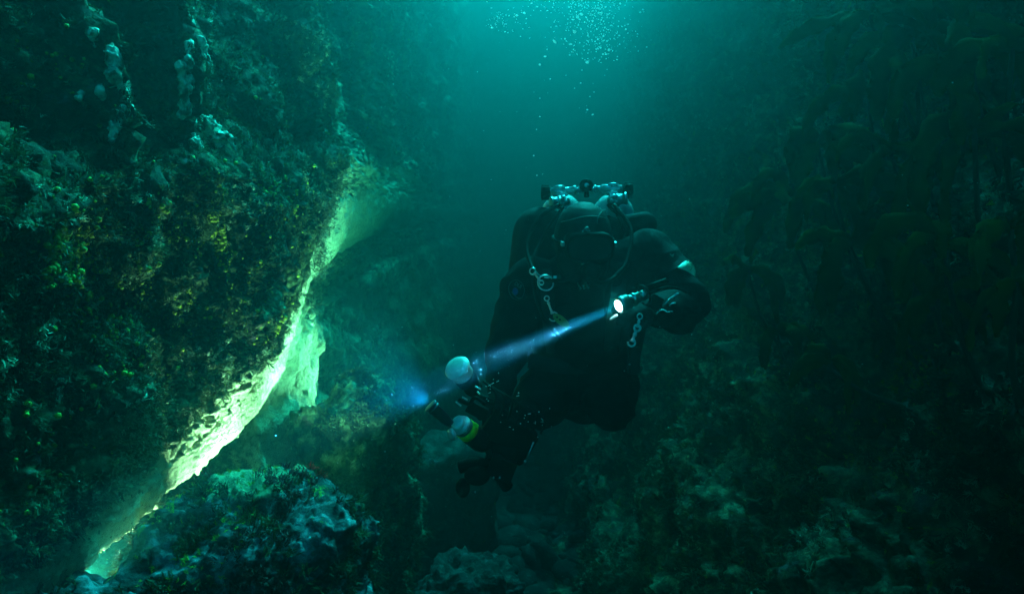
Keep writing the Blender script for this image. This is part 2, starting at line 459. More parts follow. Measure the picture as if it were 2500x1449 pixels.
B1, VB1, NB1 = rock('boulder', (-0.88, 2.30, -1.02), (0.40, 0.42, 0.38), 201, MAT_BOULDER, 'large pale crusted boulder with red seaweed tufts under the lit rim', sub=7, rough=.7,
    pale=lambda w, n: smooth(-0.68, -0.60, w[:, 2]) * smooth(-1.12, -0.9, w[:, 0]) * 0.9)  # top painted paler, standing for its warm lit edge
B2, VB2, NB2 = rock('boulder', (-.98, 4.35, -1.36), (0.36, 0.62, 0.80), 231, MAT_ROCK_R, 'tall rounded rock buttress behind the crusted boulder, below the end of the pale rim', sub=7)
B3, VB3, NB3 = rock('boulder', (-1.08, 1.84, -1.14), (0.42, 0.30, 0.32), 251, MAT_BOULDER, 'low dark boulder in the bottom left corner', sub=6)
B5 = rock('boulder', (-0.30, 4.6, -2.1), (0.38, 0.5, 0.30), 271, MAT_SEABED, 'broad boulder on the dark seabed below the diver', sub=6)
B6 = rock('boulder', (-0.02, 3.9, -2.05), (0.30, 0.34, 0.28), 281, MAT_SEABED, 'smaller boulder at the bottom edge, right of the dark cleft', sub=5)
B7 = rock('boulder', (-0.55, 6.2, -1.75), (0.45, 0.6, 0.5), 291, MAT_SEABED, 'hazy boulder farthest down the cleft', sub=5)

ex = rng.uniform(-1.3, 2.0, 900); ey = rng.uniform(3.0, 12, 900); ez = np.zeros(900) - 2.5
_sb = BVHTree.FromPolygons([tuple(v.co) for v in bpy.data.objects['seabed'].data.vertices], [tuple(p.vertices) for p in bpy.data.objects['seabed'].data.polygons])
STONES = np.array([_sb.ray_cast(Vector((x, y, 3)), Vector((0, 0, -1)))[0][:] for x, y in zip(ex, ey)])
# closing rock added to shade the far water and soften the glow
def build_back_wall():
    x = np.linspace(-7.5, 8.5, 200); z = np.linspace(-3.4, 7.2, 150)
    X, Z = np.meshgrid(x, z); Y = 15.0 - 0.10 * Z + 0.35 * np.abs(X - 0.6)
    V = np.stack([X, Y, Z], 2).reshape(-1, 3)
    V[:, 1] -= fbm(V, 0.35, 3, 321) * 2.2 + fbm(V, 1.4, 4, 331) * 0.5
    me = np_mesh('rock_wall', V, grid_faces(*X.shape))
    if me.polygons[0].normal.y > 0: me.flip_normals()
    link('rock_wall', me, MAT_SEABED, kind='structure', label='faint rock wall added to close and shade the far end of the gully')
build_back_wall()

def bvh_of(Vs, me): return BVHTree.FromPolygons([tuple(v) for v in Vs], [tuple(p.vertices) for p in me.polygons])
BVL = bvh_of(VL, wallL.data); BVR = bvh_of(VR, wallR.data)
BVB1 = bvh_of(VB1, B1.data)
def hit(bv, px, py):
    d = P(px, py, 1).normalized(); h = bv.ray_cast(Vector((0, 0, 0)), d, 60)
    return (h[0], h[1] if h[1].dot(d) < 0 else -h[1]) if h[0] is not None else (None, None)

# ------------------------------------------------------------------ growth on the rock (uncountable: one object each)
def frames(N, spin):
    t = np.cross(N, np.where(np.abs(N[:, 2:3]) > 0.9, np.array([[1., 0, 0]]), np.array([[0, 0, 1.]])))
    t /= np.linalg.norm(t, axis=1)[:, None] + 1e-9; b = np.cross(N, t)
    c, s = np.cos(spin)[:, None], np.sin(spin)[:, None]
    return t * c + b * s, -t * s + b * c
def scatter(name, TV, TF, Pos, N, size, mat, jitter=0.5, stretch=None, **kw):
    n = len(Pos)
    Nj = N + rng.normal(size=N.shape) * jitter; Nj /= np.linalg.norm(Nj, axis=1)[:, None]
    tx, ty = frames(Nj, rng.uniform(0, 6.28, n))
    sc = np.asarray(size)[:, None, None]
    if stretch is None: stretch = np.ones((n, 3))
    V = (TV[None, :, 0:1] * tx[:, None, :] * stretch[:, None, 0:1] + TV[None, :, 1:2] * ty[:, None, :] * stretch[:, None, 1:2] + TV[None, :, 2:3] * Nj[:, None, :] * stretch[:, None, 2:3]) * sc + Pos[:, None, :]
    T = TF[None] + (np.arange(n) * len(TV))[:, None, None]
    me = np_mesh(name, V.reshape(-1, 3), T.reshape(-1, TF.shape[1]))
    a = me.attributes.new('tone', 'FLOAT', 'POINT'); a.data.foreach_set('value', np.repeat(rng.uniform(0, 1, n), len(TV)).astype(np.float32))
    return link(name, me, mat, kind='stuff', **kw)
def ico(sub):
    bm = bmesh.new(); bmesh.ops.create_icosphere(bm, subdivisions=sub, radius=1)
    V = np.array([v.co[:] for v in bm.verts]); T = np.array([[v.index for v in f.verts] for f in bm.faces]); bm.free(); return V, T
def tuft_template(nb=6, h=1.0, w=0.10, seed=1, fork=True):
    r = np.random.default_rng(seed); V = []; T = []
    def blade(base, d, L, wd, depth):
        side = np.cross(d, r.normal(size=3)); side /= np.linalg.norm(side) + 1e-9
        pts = [base]; dd = d.copy()
        for k in range(2):
            dd = dd + r.normal(size=3) * 0.25; dd /= np.linalg.norm(dd); pts.append(pts[-1] + dd * L / 2)
        n0 = len(V)
        for k, p in enumerate(pts): V.extend([p - side * wd * (1 - 0.3 * k), p + side * wd * (1 - 0.3 * k)])
        for k in range(2):
            a = n0 + 2 * k; T.extend([(a, a + 1, a + 3), (a, a + 3, a + 2)])
        if depth > 0:
            for _ in range(2): 
                nd = dd + r.normal(size=3) * 0.6; nd /= np.linalg.norm(nd); blade(pts[1] if _ else pts[2], nd, L * 0.6, wd * 0.7, depth - 1)
    for _ in range(nb):
        d = np.array([r.normal() * 0.6, r.normal() * 0.6, 1.0]); d /= np.linalg.norm(d)
        blade(np.array([r.normal() * .15, r.normal() * .15, -0.05]), d, h * r.uniform(.6, 1), w, 1 if fork else 0)
    return np.array(V), np.array(T)

def growth_mat(name, c0, c1, rough=0.7, trans=0.0):
    m, nt, b = M(name); at = nt.nodes.new('ShaderNodeAttribute'); at.attribute_name = 'tone'
    r = nt.nodes.new('ShaderNodeValToRGB'); r.color_ramp.elements[0].color = (*c0, 1); r.color_ramp.elements[1].color = (*c1, 1)
    nt.links.new(at.outputs['Fac'], r.inputs[0]); nt.links.new(r.outputs[0], b.inputs['Base Color'])
    b.inputs['Roughness'].default_value = rough; b.inputs['Specular IOR Level'].default_value = 0.3
    if trans:
        tr = nt.nodes.new('ShaderNodeBsdfTranslucent'); mx = nt.nodes.new('ShaderNodeMixShader'); mx.inputs[0].default_value = trans
        nt.links.new(r.outputs[0], tr.inputs[0]); o = nt.nodes['Material Output']
        nt.links.new(b.outputs[0], mx.inputs[1]); nt.links.new(tr.outputs[0], mx.inputs[2]); nt.links.new(mx.outputs[0], o.inputs[0])
    return m
MAT_TURF = growth_mat('turf_weed', (0.012, 0.02, 0.008), (0.07, 0.10, 0.035), trans=0.25)
MAT_TURF_PALE = growth_mat('pale_turf', (0.12, 0.18, 0.10), (0.55, 0.66, 0.45))
MAT_YELLOW = growth_mat('yellow_sponge', (0.20, 0.26, 0.015), (0.48, 0.52, 0.04))
MAT_PALEBLOB = growth_mat('pale_blob', (0.30, 0.38, 0.36), (0.62, 0.68, 0.64))
MAT_RED = growth_mat('red_weed', (0.10, 0.012, 0.012), (0.34, 0.05, 0.045), trans=0.2)
MAT_BLACKWEED = growth_mat('fringe_weed', (0.010, 0.014, 0.006), (0.035, 0.045, 0.02))

def in_view(V, ymax, pad=120):
    px = V[:, 0] / np.maximum(V[:, 1], .1) * F + 1250; py = 724.5 - V[:, 2] / np.maximum(V[:, 1], .1) * F
    return (V[:, 1] > 0.9) & (V[:, 1] < ymax) & (px > -pad - 200) & (px < 2500 + pad + 200) & (py > -pad - 200) & (py < 1449 + pad + 200), px, py
def pick(V, N, n, weight, ymax):
    ok, px, py = in_view(V, ymax)
    w = ok * weight
    # vertices are denser per square metre near the camera, which keeps growth even in the picture
    idx = rng.choice(len(V), n, replace=True, p=w / w.sum())
    return V[idx] + rng.normal(size=(n, 3)) * 0.006, N[idx]
TT, TF_ = tuft_template(5, 1, .09, 1); TB, TBF = ico(1)
cl = np.clip(fbm(VL, 3.0, 3, 401) * 2.2 + 0.42, 0.12, 1) * (PLL < 0.45)
p, n = pick(VL, NL, 20000, cl, 10); scatter('turf_seaweed', TT, TF_, p, n, rng.uniform(.012, .04, len(p)) , MAT_TURF, label='dark turf of small seaweeds on the left wall')
cl = np.clip(fbm(VL, 2.2, 3, 411) * 3 - 0.1, 0.0, 1) * (PLL < 0.35)
p, n = pick(VL, NL, 9000, cl, 10); scatter('turf_animals', TT, TF_, p, n, rng.gamma(3, .0035, len(p)) + .004, MAT_TURF_PALE, jitter=.5, label='pale green animal turf dotted over the left wall')
ok, px, py = in_view(VL, 8)
yz = np.exp(-((px - 165) / 45) ** 2 - ((py - 620) / 75) ** 2) * 1.0 + np.exp(-((px - 530) / 38) ** 2 - ((py - 540) / 75) ** 2) * 1.0 + np.exp(-((px - 370) / 60) ** 2 - ((py - 600) / 70) ** 2) * .35 + np.exp(-((px - 690) / 40) ** 2 - ((py - 480) / 50) ** 2) * .25 + np.exp(-((px - 340) / 200) ** 2 - ((py - 700) / 170) ** 2) * 0.10 + np.exp(-((px - 130) / 100) ** 2 - ((py - 170) / 90) ** 2) * .12 + np.exp(-((px - 690) / 60) ** 2 - ((py - 820) / 60) ** 2) * .10
cl = yz * np.clip(fbm(VL, 9.0, 2, 421) * 5 - 0.2, 0.0, 1) * (PLL < 0.3) + 0.0015 * (PLL < .3)
p, n = pick(VL, NL, 3600, cl, 8); scatter('yellow_sponges', TB, TBF, p, n, np.minimum(rng.gamma(2.2, .0019, len(p)) + .0018, .011), MAT_YELLOW, jitter=.3, label='crowded yellow green sponge knobs on the left wall')
p, n = pick(VR, NR, 15000, np.clip(fbm(VR, 1.8, 3, 431) * 2 + 0.3, 0.03, 1), 11); scatter('turf_seaweed', TT, TF_, p, n, rng.uniform(.02, .06, len(p)), MAT_TURF, label='dark turf of small seaweeds on the right wall')
p, n = pick(VR, NR, 13000, np.clip(fbm(VR, 2.4, 3, 441) * 3 - 0.1, 0.0, 1), 9); scatter('turf_animals', TT, TF_, p, n, rng.gamma(3, .0045, len(p)) + .005, MAT_TURF_PALE, jitter=.5, label='pale animal turf speckled over the right wall')
ok, px, py = in_view(VR, 9)
cl = np.exp(-((px - 2240) / 60) ** 2 - ((py - 900) / 50) ** 2) + .5 * np.exp(-((px - 2150) / 60) ** 2 - ((py - 570) / 40) ** 2) + .4 * np.exp(-((px - 2050) / 200) ** 2 - ((py - 1000) / 150) ** 2) * np.clip(fbm(VR, 5, 2, 445) * 4, 0, 1)
p, n = pick(VR, NR, 1500, cl + .01, 9); scatter('yellow_sponges', TT, TF_, p, n, rng.uniform(.008, .026, len(p)), MAT_YELLOW, jitter=.4, label='yellow green crust patches on the right wall')
SV, SF = ico(2); SV = SV * (1 + .25 * fbm(SV, 1.6, 3, 77))[:, None]
scatter('seabed_stones', SV, SF, STONES, np.tile([[0, 0, 1.]], (900, 1)), rng.gamma(2, .028, 900) + .02, MAT_SEABED, jitter=.4, stretch=np.stack([rng.uniform(.8, 1.5, 900), np.ones(900), rng.uniform(.4, .8, 900)], 1), label='loose dark stones strewn over the seabed')
# growth on the boulders
def onb(Vb, Nb, n, f):
    w = f(Vb, Nb); idx = rng.choice(len(Vb), n, p=w / w.sum()); return Vb[idx], Nb[idx]
p, n = onb(VB1, NB1, 330, lambda v, m: (m[:, 2] > 0.1) * np.exp(-((v[:, 0] + .74) / .10) ** 2) * np.clip(fbm(v, 7, 2, 451) * 3 + .3, 0, 1) + .002 * (m[:, 2] > 0))
scatter('red_seaweed', TT, TF_, p, n, rng.uniform(.012, .04, len(p)), MAT_RED, label='dark red seaweed tufts on top of the crusted boulder')
p, n = onb(VB1, NB1, 420, lambda v, m: (m[:, 2] > 0.35) * (v[:, 0] < -.78) * np.clip(fbm(v, 9, 2, 457) * 3 + .4, 0, 1) + 1e-6)  # yellow-green tufts put in for the lamp-lit top edge
scatter('lit_crest_tufts', TT, TF_, p, n, rng.uniform(.006, .02, len(p)), MAT_YELLOW, label='short yellow green tufts standing for the lit crest of the crusted boulder')
p, n = onb(VB1, NB1, 1100, lambda v, m: (m[:, 1] < .4) * np.clip(fbm(v, 4, 3, 461) * 3, 0, 1) * (v[:, 2] < -.62) + .0005)
scatter('turf_seaweed', TT, TF_, p, n, rng.uniform(.012, .045, len(p)), MAT_TURF, label='dark turf of small seaweeds on the crusted boulder')
p, n = onb(VB2, NB2, 3800, lambda v, m: (m[:, 0] > -.3) * np.clip(fbm(v, 4, 3, 471) * 3 + .2, 0, 1))
scatter('turf_seaweed', TT, TF_, p, n, rng.uniform(.02, .06, len(p)), MAT_TURF, label='dark turf of small seaweeds on the tall buttress')
p, n = onb(VB2, NB2, 900, lambda v, m: (m[:, 0] > -.3) * np.clip(fbm(v, 4, 3, 481) * 3 - .2, 0, 1))
scatter('turf_animals', TT, TF_, p, n, rng.uniform(.012, .03, len(p)), MAT_TURF_PALE, label='pale animal turf on the tall buttress')
p, n = onb(VB3, NB3, 700, lambda v, m: np.clip(fbm(v, 4, 3, 491) * 3 + .2, 0, 1))
scatter('turf_seaweed', TT, TF_, p, n, rng.uniform(.01, .04, len(p)), MAT_TURF, label='dark turf of small seaweeds on the bottom left boulder')
# dark fringe hanging over the lit rim
FT, FF = tuft_template(4, 1, .045, 9)
fp = []; fn = []
for (x0, y0), (x1, y1), cnt in [((800, 455), (842, 440), 26), ((790, 520), (800, 455), 40), ((770, 600), (792, 520), 36), ((768, 655), (772, 600), 22), ((762, 740), (768, 655), 22), ((740, 770), (765, 730), 10)]:
    for k in range(cnt):
        t = random.random(); h, nn = hit(BVL, x0 + (x1 - x0) * t + random.gauss(0, 7), y0 + (y1 - y0) * t + random.gauss(0, 5))
        if h is not None: fp.append(h[:]); fn.append((nn + Vector((0.75, -.1, -.25))).normalized()[:])
scatter('fringe_seaweed', FT, FF, np.array(fp), np.array(fn), rng.uniform(.04, .085, len(fp)), MAT_BLACKWEED, jitter=.3, label='black seaweed fringe hanging over the lit pale rim')

# pale soft coral and sponge ridges at upper left
MAT_CORAL = simple('pale_sponge', (0.5, 0.75, 0.6), 0.85, bump=0.8, bscale=90, vary=0.3)
_nt = MAT_CORAL.node_tree; _r = [x for x in _nt.nodes if x.type == 'VALTORGB'][0]; _r.color_ramp.elements[0].color = (.07, .12, .07, 1); _r.color_ramp.elements[0].position = .40; _r.color_ramp.elements[1].position = .56
def coral(pts, w, label, seed, n=60):
    r = random.Random(seed); mb = MB(); path = []
    hs = [(hit(BVL, *q)) for q in pts]
    cp = [h for h, nn in hs if h is not None]; cn = [nn for h, nn in hs if h is not None]
    for k in range(n):
        t = r.random() * (len(cp) - 1); i = min(int(t), len(cp) - 2); f = t - i
        c = cp[i].lerp(cp[i + 1], f); nn = cn[i].lerp(cn[i + 1], f); ww = w[i] * (1 - f) + w[i + 1] * f
        side = Vector((0, r.gauss(0, .45), r.gauss(0, .5))) * ww
        ww *= 1.35; rr = ww * r.uniform(.24, .5)
        mb.ell(c + side * 1.2 + nn * rr * .7, (rr, rr * r.uniform(.8, 1.3), rr * r.uniform(1.0, 1.9)), seg=10, rings=7)
    o = mb.obj('sponge', MAT_CORAL, remesh=0.0045, smooth_it=3, label=label, cat='sponge', group='pale sponges on the upper left wall')
    me = o.data; V = np.zeros(len(me.vertices) * 3, np.float32); me.vertices.foreach_get('co', V); V = V.reshape(-1, 3)
    N = np.array([v.normal[:] for v in me.vertices]); Wd = V + np.array(o.location)
    V = V + N * (fbm(Wd, 48, 3, seed, .65, True) * 0.0095 + fbm(Wd, 20, 2, seed + 4) * .022)[:, None]
    me.vertices.foreach_set('co', V.astype(np.float32).ravel()); me.update()
coral([(272, 148), (290, 190), (306, 235), (305, 290)], [.018, .03, .034, .02], 'tall pale lobed sponge on the rock edge left of the dark gully', 1, 90)
coral([(292, 300), (282, 330), (268, 372)], [.016, .02, .01], 'small ragged pale sponge hanging below the tall lobed one', 2, 40)
coral([(222, 78), (228, 105)], [.014, .016], 'small pale sponge knob highest on the far left wall', 3, 16)
coral([(470, -30), (464, 40), (461, 110), (460, 160)], [.015, .014, .014, .016], 'thin pale sponge ridge running down from the top edge', 4, 190)
coral([(445, 165), (455, 200), (456, 240), (440, 262)], [.024, .032, .026, .016], 'broad triangular pale sponge at the foot of the thin ridge', 5, 80)
coral([(470, 292), (500, 310), (525, 336), (570, 360)], [.020, .030, .028, .016], 'bright pale sponge slanting down along the ledge', 6, 100)
coral([(470, 340), (490, 368)], [.018, .020], 'pale sponge lump tucked under the slanting bright one', 7, 26)
coral([(488, 100), (498, 135), (506, 168)], [.014, .018, .012], 'knobbly pale sponge right of the thin ridge', 8, 80)
coral([(528, -10), (518, 30), (508, 62)], [.016, .014, .010], 'pale sponge streak at the top edge right of the ridge', 9, 34)
coral([(202, 232), (196, 250)], [.012, .012], 'small pale sponge finger left of the tall lobed one', 10, 14)
coral([(243, 222), (248, 240)], [.014, .012], 'round pale sponge between the finger and the tall lobed one', 12, 14)
for (x, y, s, l) in [(186, 672, .012, 'little pale sponge cup on the lower left wall'), (134, 965, .016, 'lone round pale sponge low on the left wall'), (124, 778, .011, 'small round pale sponge at the left edge, above the lone low one')]:
    coral([(x, y), (x + 3, y + 6)], [s, s], l, int(x), 10)

# ------------------------------------------------------------------ kelp on the right wall
def kelp_mat(name, c):
    m, nt, b = M(name); L = nt.links
    tc = nt.nodes.new('ShaderNodeTexCoord'); n = nt.nodes.new('ShaderNodeTexNoise'); n.inputs['Scale'].default_value = 9; n.inputs['Detail'].default_value = 6
    L.new(tc.outputs['Object'], n.inputs['Vector']); r = nt.nodes.new('ShaderNodeValToRGB')
    r.color_ramp.elements[0].position = .35; r.color_ramp.elements[1].position = .7
    r.color_ramp.elements[0].color = (*[x * .6 for x in c], 1); r.color_ramp.elements[1].color = (*[x * 1.3 for x in c], 1)
    L.new(n.outputs[0], r.inputs[0]); L.new(r.outputs[0], b.inputs['Base Color']); b.inputs['Roughness'].default_value = .8; b.inputs['Specular IOR Level'].default_value = .08
    tr = nt.nodes.new('ShaderNodeBsdfTranslucent'); L.new(r.outputs[0], tr.inputs[0]); mx = nt.nodes.new('ShaderNodeMixShader'); mx.inputs[0].default_value = .45
    L.new(b.outputs[0], mx.inputs[1]); L.new(tr.outputs[0], mx.inputs[2]); L.new(mx.outputs[0], nt.nodes['Material Output'].inputs[0])
    return m
MAT_KELP = kelp_mat('kelp_blade', (0.032, 0.10, 0.003)); MAT_STIPE = simple('kelp_stipe', (0.025, 0.03, 0.012), .7, bump=.3)
def ribbon(mb, path, widths, nrm, rip, ph, th=0.0022):
    n = len(path); V = []
    m = 5
    for s in (1, -1):
        for i, p in enumerate(path):
            t = (path[min(i + 1, n - 1)] - path[max(i - 1, 0)]).normalized()
            sd = t.cross(nrm); sd = sd.normalized() if sd.length > 1e-5 else t.orthogonal().normalized(); up = sd.cross(t)
            for k in range(m):
                u = k / (m - 1) * 2 - 1
                V.append(p + sd * u * widths[i] + up * (rip * math.sin(i * .9 + ph + u * 2) * abs(u) - .15 * widths[i] * u * u + s * th / 2 * (1 - .8 * abs(u))))
    Fc = []; o = n * m
    for i in range(n - 1):
        for k in range(m - 1):
            a = i * m + k; Fc.append((a, a + 1, a + m + 1, a + m)); Fc.append((o + a + m, o + a + m + 1, o + a + 1, o + a))
        Fc.append((i * m, i * m + m, o + i * m + m, o + i * m)); Fc.append((i * m + m - 1, o + i * m + m - 1, o + i * m + 2 * m - 1, i * m + 2 * m - 1))
    mb.add(V, Fc)
def kelp(top, Y, size, nblade, seed, label, droop=1.0, stipe_len=.35, foot=None):
    r = random.Random(seed)
    hh, _ = hit(BVR, top[0], top[1])
    if hh is not None: Yn = min(max(1.6, hh.y * .74), 5.5); size *= Yn / Y; stipe_len *= Yn / Y; Y = Yn
    T = P(top[0], top[1], Y)
    base = foot if foot is not None else T + Vector((.10, .15, -stipe_len))
    h = BVR.find_nearest(base); base = h[0] if h[0] is not None else base
    root = empty('kelp', base, label, 'kelp', 'kelp plants on the right wall')
    path = catmull([base, base.lerp(T, .5) + Vector((-.03, -.02, -.02)), T - Vector((0, 0, .03)), T], 6)
    mb = MB(); mb.tube(path, [.009 - .004 * i / len(path) for i in range(len(path))], 8); mb.obj('stipe', MAT_STIPE, root)
    hf = MB()
    for k in range(8):
        a = k * .785 + r.random(); e = base + Vector((math.cos(a) * .02, math.sin(a) * .04, -.03 + r.random() * .04)); hf.tube(catmull([base + Vector((0, 0, .02)), base.lerp(e, .6) + Vector((-.012, 0, .006)), e], 3), .005, 6)
    hf.obj('holdfast', MAT_STIPE, root)
    nblade += 2
    for k in range(nblade):
        a = (k / max(1, nblade - 1) - .5) * 3.4 + r.gauss(0, .3)
        out = Vector((math.sin(a), -.35 + r.gauss(0, .25), math.cos(a) * .55 + .15)).normalized()
        L = size * r.uniform(.8, 1.5); p = T.copy(); d = out.copy(); pts = [p.copy()]; n = 14
        g = droop * r.uniform(.05, .42)
        for i in range(n):
            d = (d + Vector((r.gauss(0, .05), r.gauss(0, .05), -g * (.5 + i / n))) ).normalized(); p = p + d * L / n; pts.append(p.copy())
        w0 = size * r.uniform(.06, .14); w = [w0 * (math.sin(math.pi * min(1, (i / n) * .9 + .08)) ** .6) * (1 + .22 * math.sin(i * 1.7 + seed + k)) + .001 for i in range(n + 1)]
        mb = MB(); ribbon(mb, pts, w, Vector((.2 * math.cos(a), -1, .25)).normalized(), size * .035, r.random() * 6); mb.obj('blade', MAT_KELP, root)
for a in [
    ((2130, 40), 2.1, .20, 7, 1, 'kelp plant at the top edge, leftmost of the high ones', 1.0, .3),
    ((2230, 95), 1.9, .26, 5, 2, 'light green kelp with arched blades just below the top edge'),
    ((2360, 60), 2.0, .28, 6, 3, 'kelp plant between the arched one and the top right corner'),
    ((2470, 120), 1.8, .24, 5, 4, 'kelp plant cut by the right edge, near the top right corner'),
    ((2380, 318), 1.75, .30, 7, 5, 'large umbrella shaped kelp with long drooping blades at right', 1.2, .45),
    ((2120, 220), 2.5, .26, 5, 6, 'narrow dark kelp under the highest left one'),
    ((2000, 350), 2.9, .28, 5, 7, 'hazy kelp leftmost in the middle of the right wall'),
    ((2180, 370), 2.5, .26, 5, 8, 'dark kelp just left of the large umbrella shaped one'),
    ((2080, 590), 2.1, .26, 6, 9, 'wide dark kelp with an upright pointed blade at mid height', 1.3, .3),
    ((1930, 480), 2.9, .28, 6, 10, 'broad shadowy kelp right of the diver\'s shoulder'),
    ((2310, 600), 1.8, .22, 5, 11, 'kelp with crossing thin blades below the large umbrella shaped one'),
    ((2290, 730), 2.1, .20, 4, 12, 'small dark kelp hanging above the yellow green crust', 1.3, .15),
    ((1900, 810), 2.7, .20, 4, 13, 'small faint kelp low on the wall, right of the bent arm', 1.3, .15),
    ((2030, 880), 2.5, .16, 4, 14, 'smallest kelp, lowest on the right wall', 1.3, .12),
    ((2470, 560), 1.75, .22, 5, 15, 'kelp plant at the right edge at mid height'),
    ((2040, 450), 2.6, .24, 5, 16, 'dark kelp between the hazy leftmost and the wide mid height one'),
    ((1830, 660), 3.1, .22, 5, 17, 'faintest kelp, nearest to the diver\'s elbow'),
    ((2480, 690), 1.9, .20, 4, 18, 'kelp at the right edge, lower of the two there'),
    ((2240, 210), 2.3, .24, 5, 19, 'dark kelp hanging under the light green arched one')]:
    kelp(*a[:6], *(a[6:] if len(a) > 6 else ()))

# ------------------------------------------------------------------ diver
MAT_SUIT = simple('drysuit', (0.004, 0.005, 0.006), .8, bump=.35, bscale=120, spec=.12)
MAT_HOOD = simple('neoprene', (0.006, 0.008, 0.009), .65, bump=.15, bscale=300, spec=.15)
MAT_SEAM = simple('seam_tape', (0.12, 0.15, 0.14), .6)
MAT_RUBBER = simple('rubber', (0.006, 0.006, 0.006), .6, bump=.08, bscale=200, spec=.04)
MAT_WEB = simple('webbing', (0.014, 0.015, 0.016), .7, bump=.5, bscale=500)
MAT_CHROME = simple('chrome', (0.92, 0.93, 0.93), .3, .25, vary=.06)
MAT_STEEL = simple('steel', (0.62, 0.63, 0.64), .36, .9, vary=.1)
MAT_TANK = simple('tank_paint', (0.62, 0.64, 0.62), .45, bump=.06)
MAT_WHITE = simple('white_print', (0.72, 0.74, 0.70), .5)
MAT_REFLECT = simple('reflective_patch', (0.85, 0.92, 0.60), .45, bump=.1)
MAT_GREEN = simple('dull_green', (0.10, 0.24, 0.05), .5)
MAT_LIME = simple('lime_plastic', (0.55, 0.85, 0.02), .35)
MAT_BLUE = simple('blue_print', (0.03, 0.06, 0.25), .5)
MAT_SKIN = simple('skin', (0.50, 0.30, 0.22), .5)
m_, nt_, b_ = M('mask_glass'); b_.inputs['Base Color'].default_value = (.02, .03, .03, 1); b_.inputs['Roughness'].default_value = .05
MAT_GLASS = m_
def emit(name, col, s):
    m = bpy.data.materials.new(name); m.use_nodes = True; nt = m.node_tree; nt.nodes.clear()
    e = nt.nodes.new('ShaderNodeEmission'); e.inputs[0].default_value = (*col, 1); e.inputs[1].default_value = s
    o = nt.nodes.new('ShaderNodeOutputMaterial'); nt.links.new(e.outputs[0], o.inputs[0]); return m
MAT_LED = emit('torch_led', (0.75, 0.95, 1.0), 4)

def hand(mb, wrist, palm, fdir, up, curl, s=1.0, side=1):
    """palm blob plus five bent fingers; fdir where the fingers point, up = back of the hand"""
    fdir = Vector(fdir).normalized(); up = Vector(up).normalized(); sd = fdir.cross(up).normalized() * side; up = sd.cross(fdir).normalized() * side
    wrist = Vector(wrist); palm = Vector(palm)
    mb.cap(wrist, palm, .032 * s, .034 * s)
    mb.cap(palm - sd * .028 * s, palm + sd * .028 * s, .022 * s, .020 * s)
    mb.cap(palm + fdir * .035 * s - sd * .03 * s, palm + fdir * .03 * s + sd * .03 * s, .017 * s, .016 * s)
    for k, (o, L) in enumerate(((-.036, .082), (-.012, .092), (.013, .086), (.037, .068))):
        p = palm + fdir * .045 * s + sd * o * s; d = fdir.copy(); seg = L * s / 3; r0 = .0115 * s
        for j in range(3):
            d = (Matrix.Rotation(-curl * (.7 + .25 * j) * side, 3, sd) @ d).normalized(); q = p + d * seg
            mb.cap(p, q, r0, r0 * .93, 10); p = q; r0 *= .93
    p = palm - sd * .034 * s - fdir * .012 * s; d = (fdir * .55 - sd * .65 - up * .5).normalized()
    for j in range(2):
        q = p + d * .034 * s; mb.cap(p, q, .0135 * s, .012 * s, 10); p = q; d = (d + fdir * .35 + sd * .35 - up * .35).normalized()

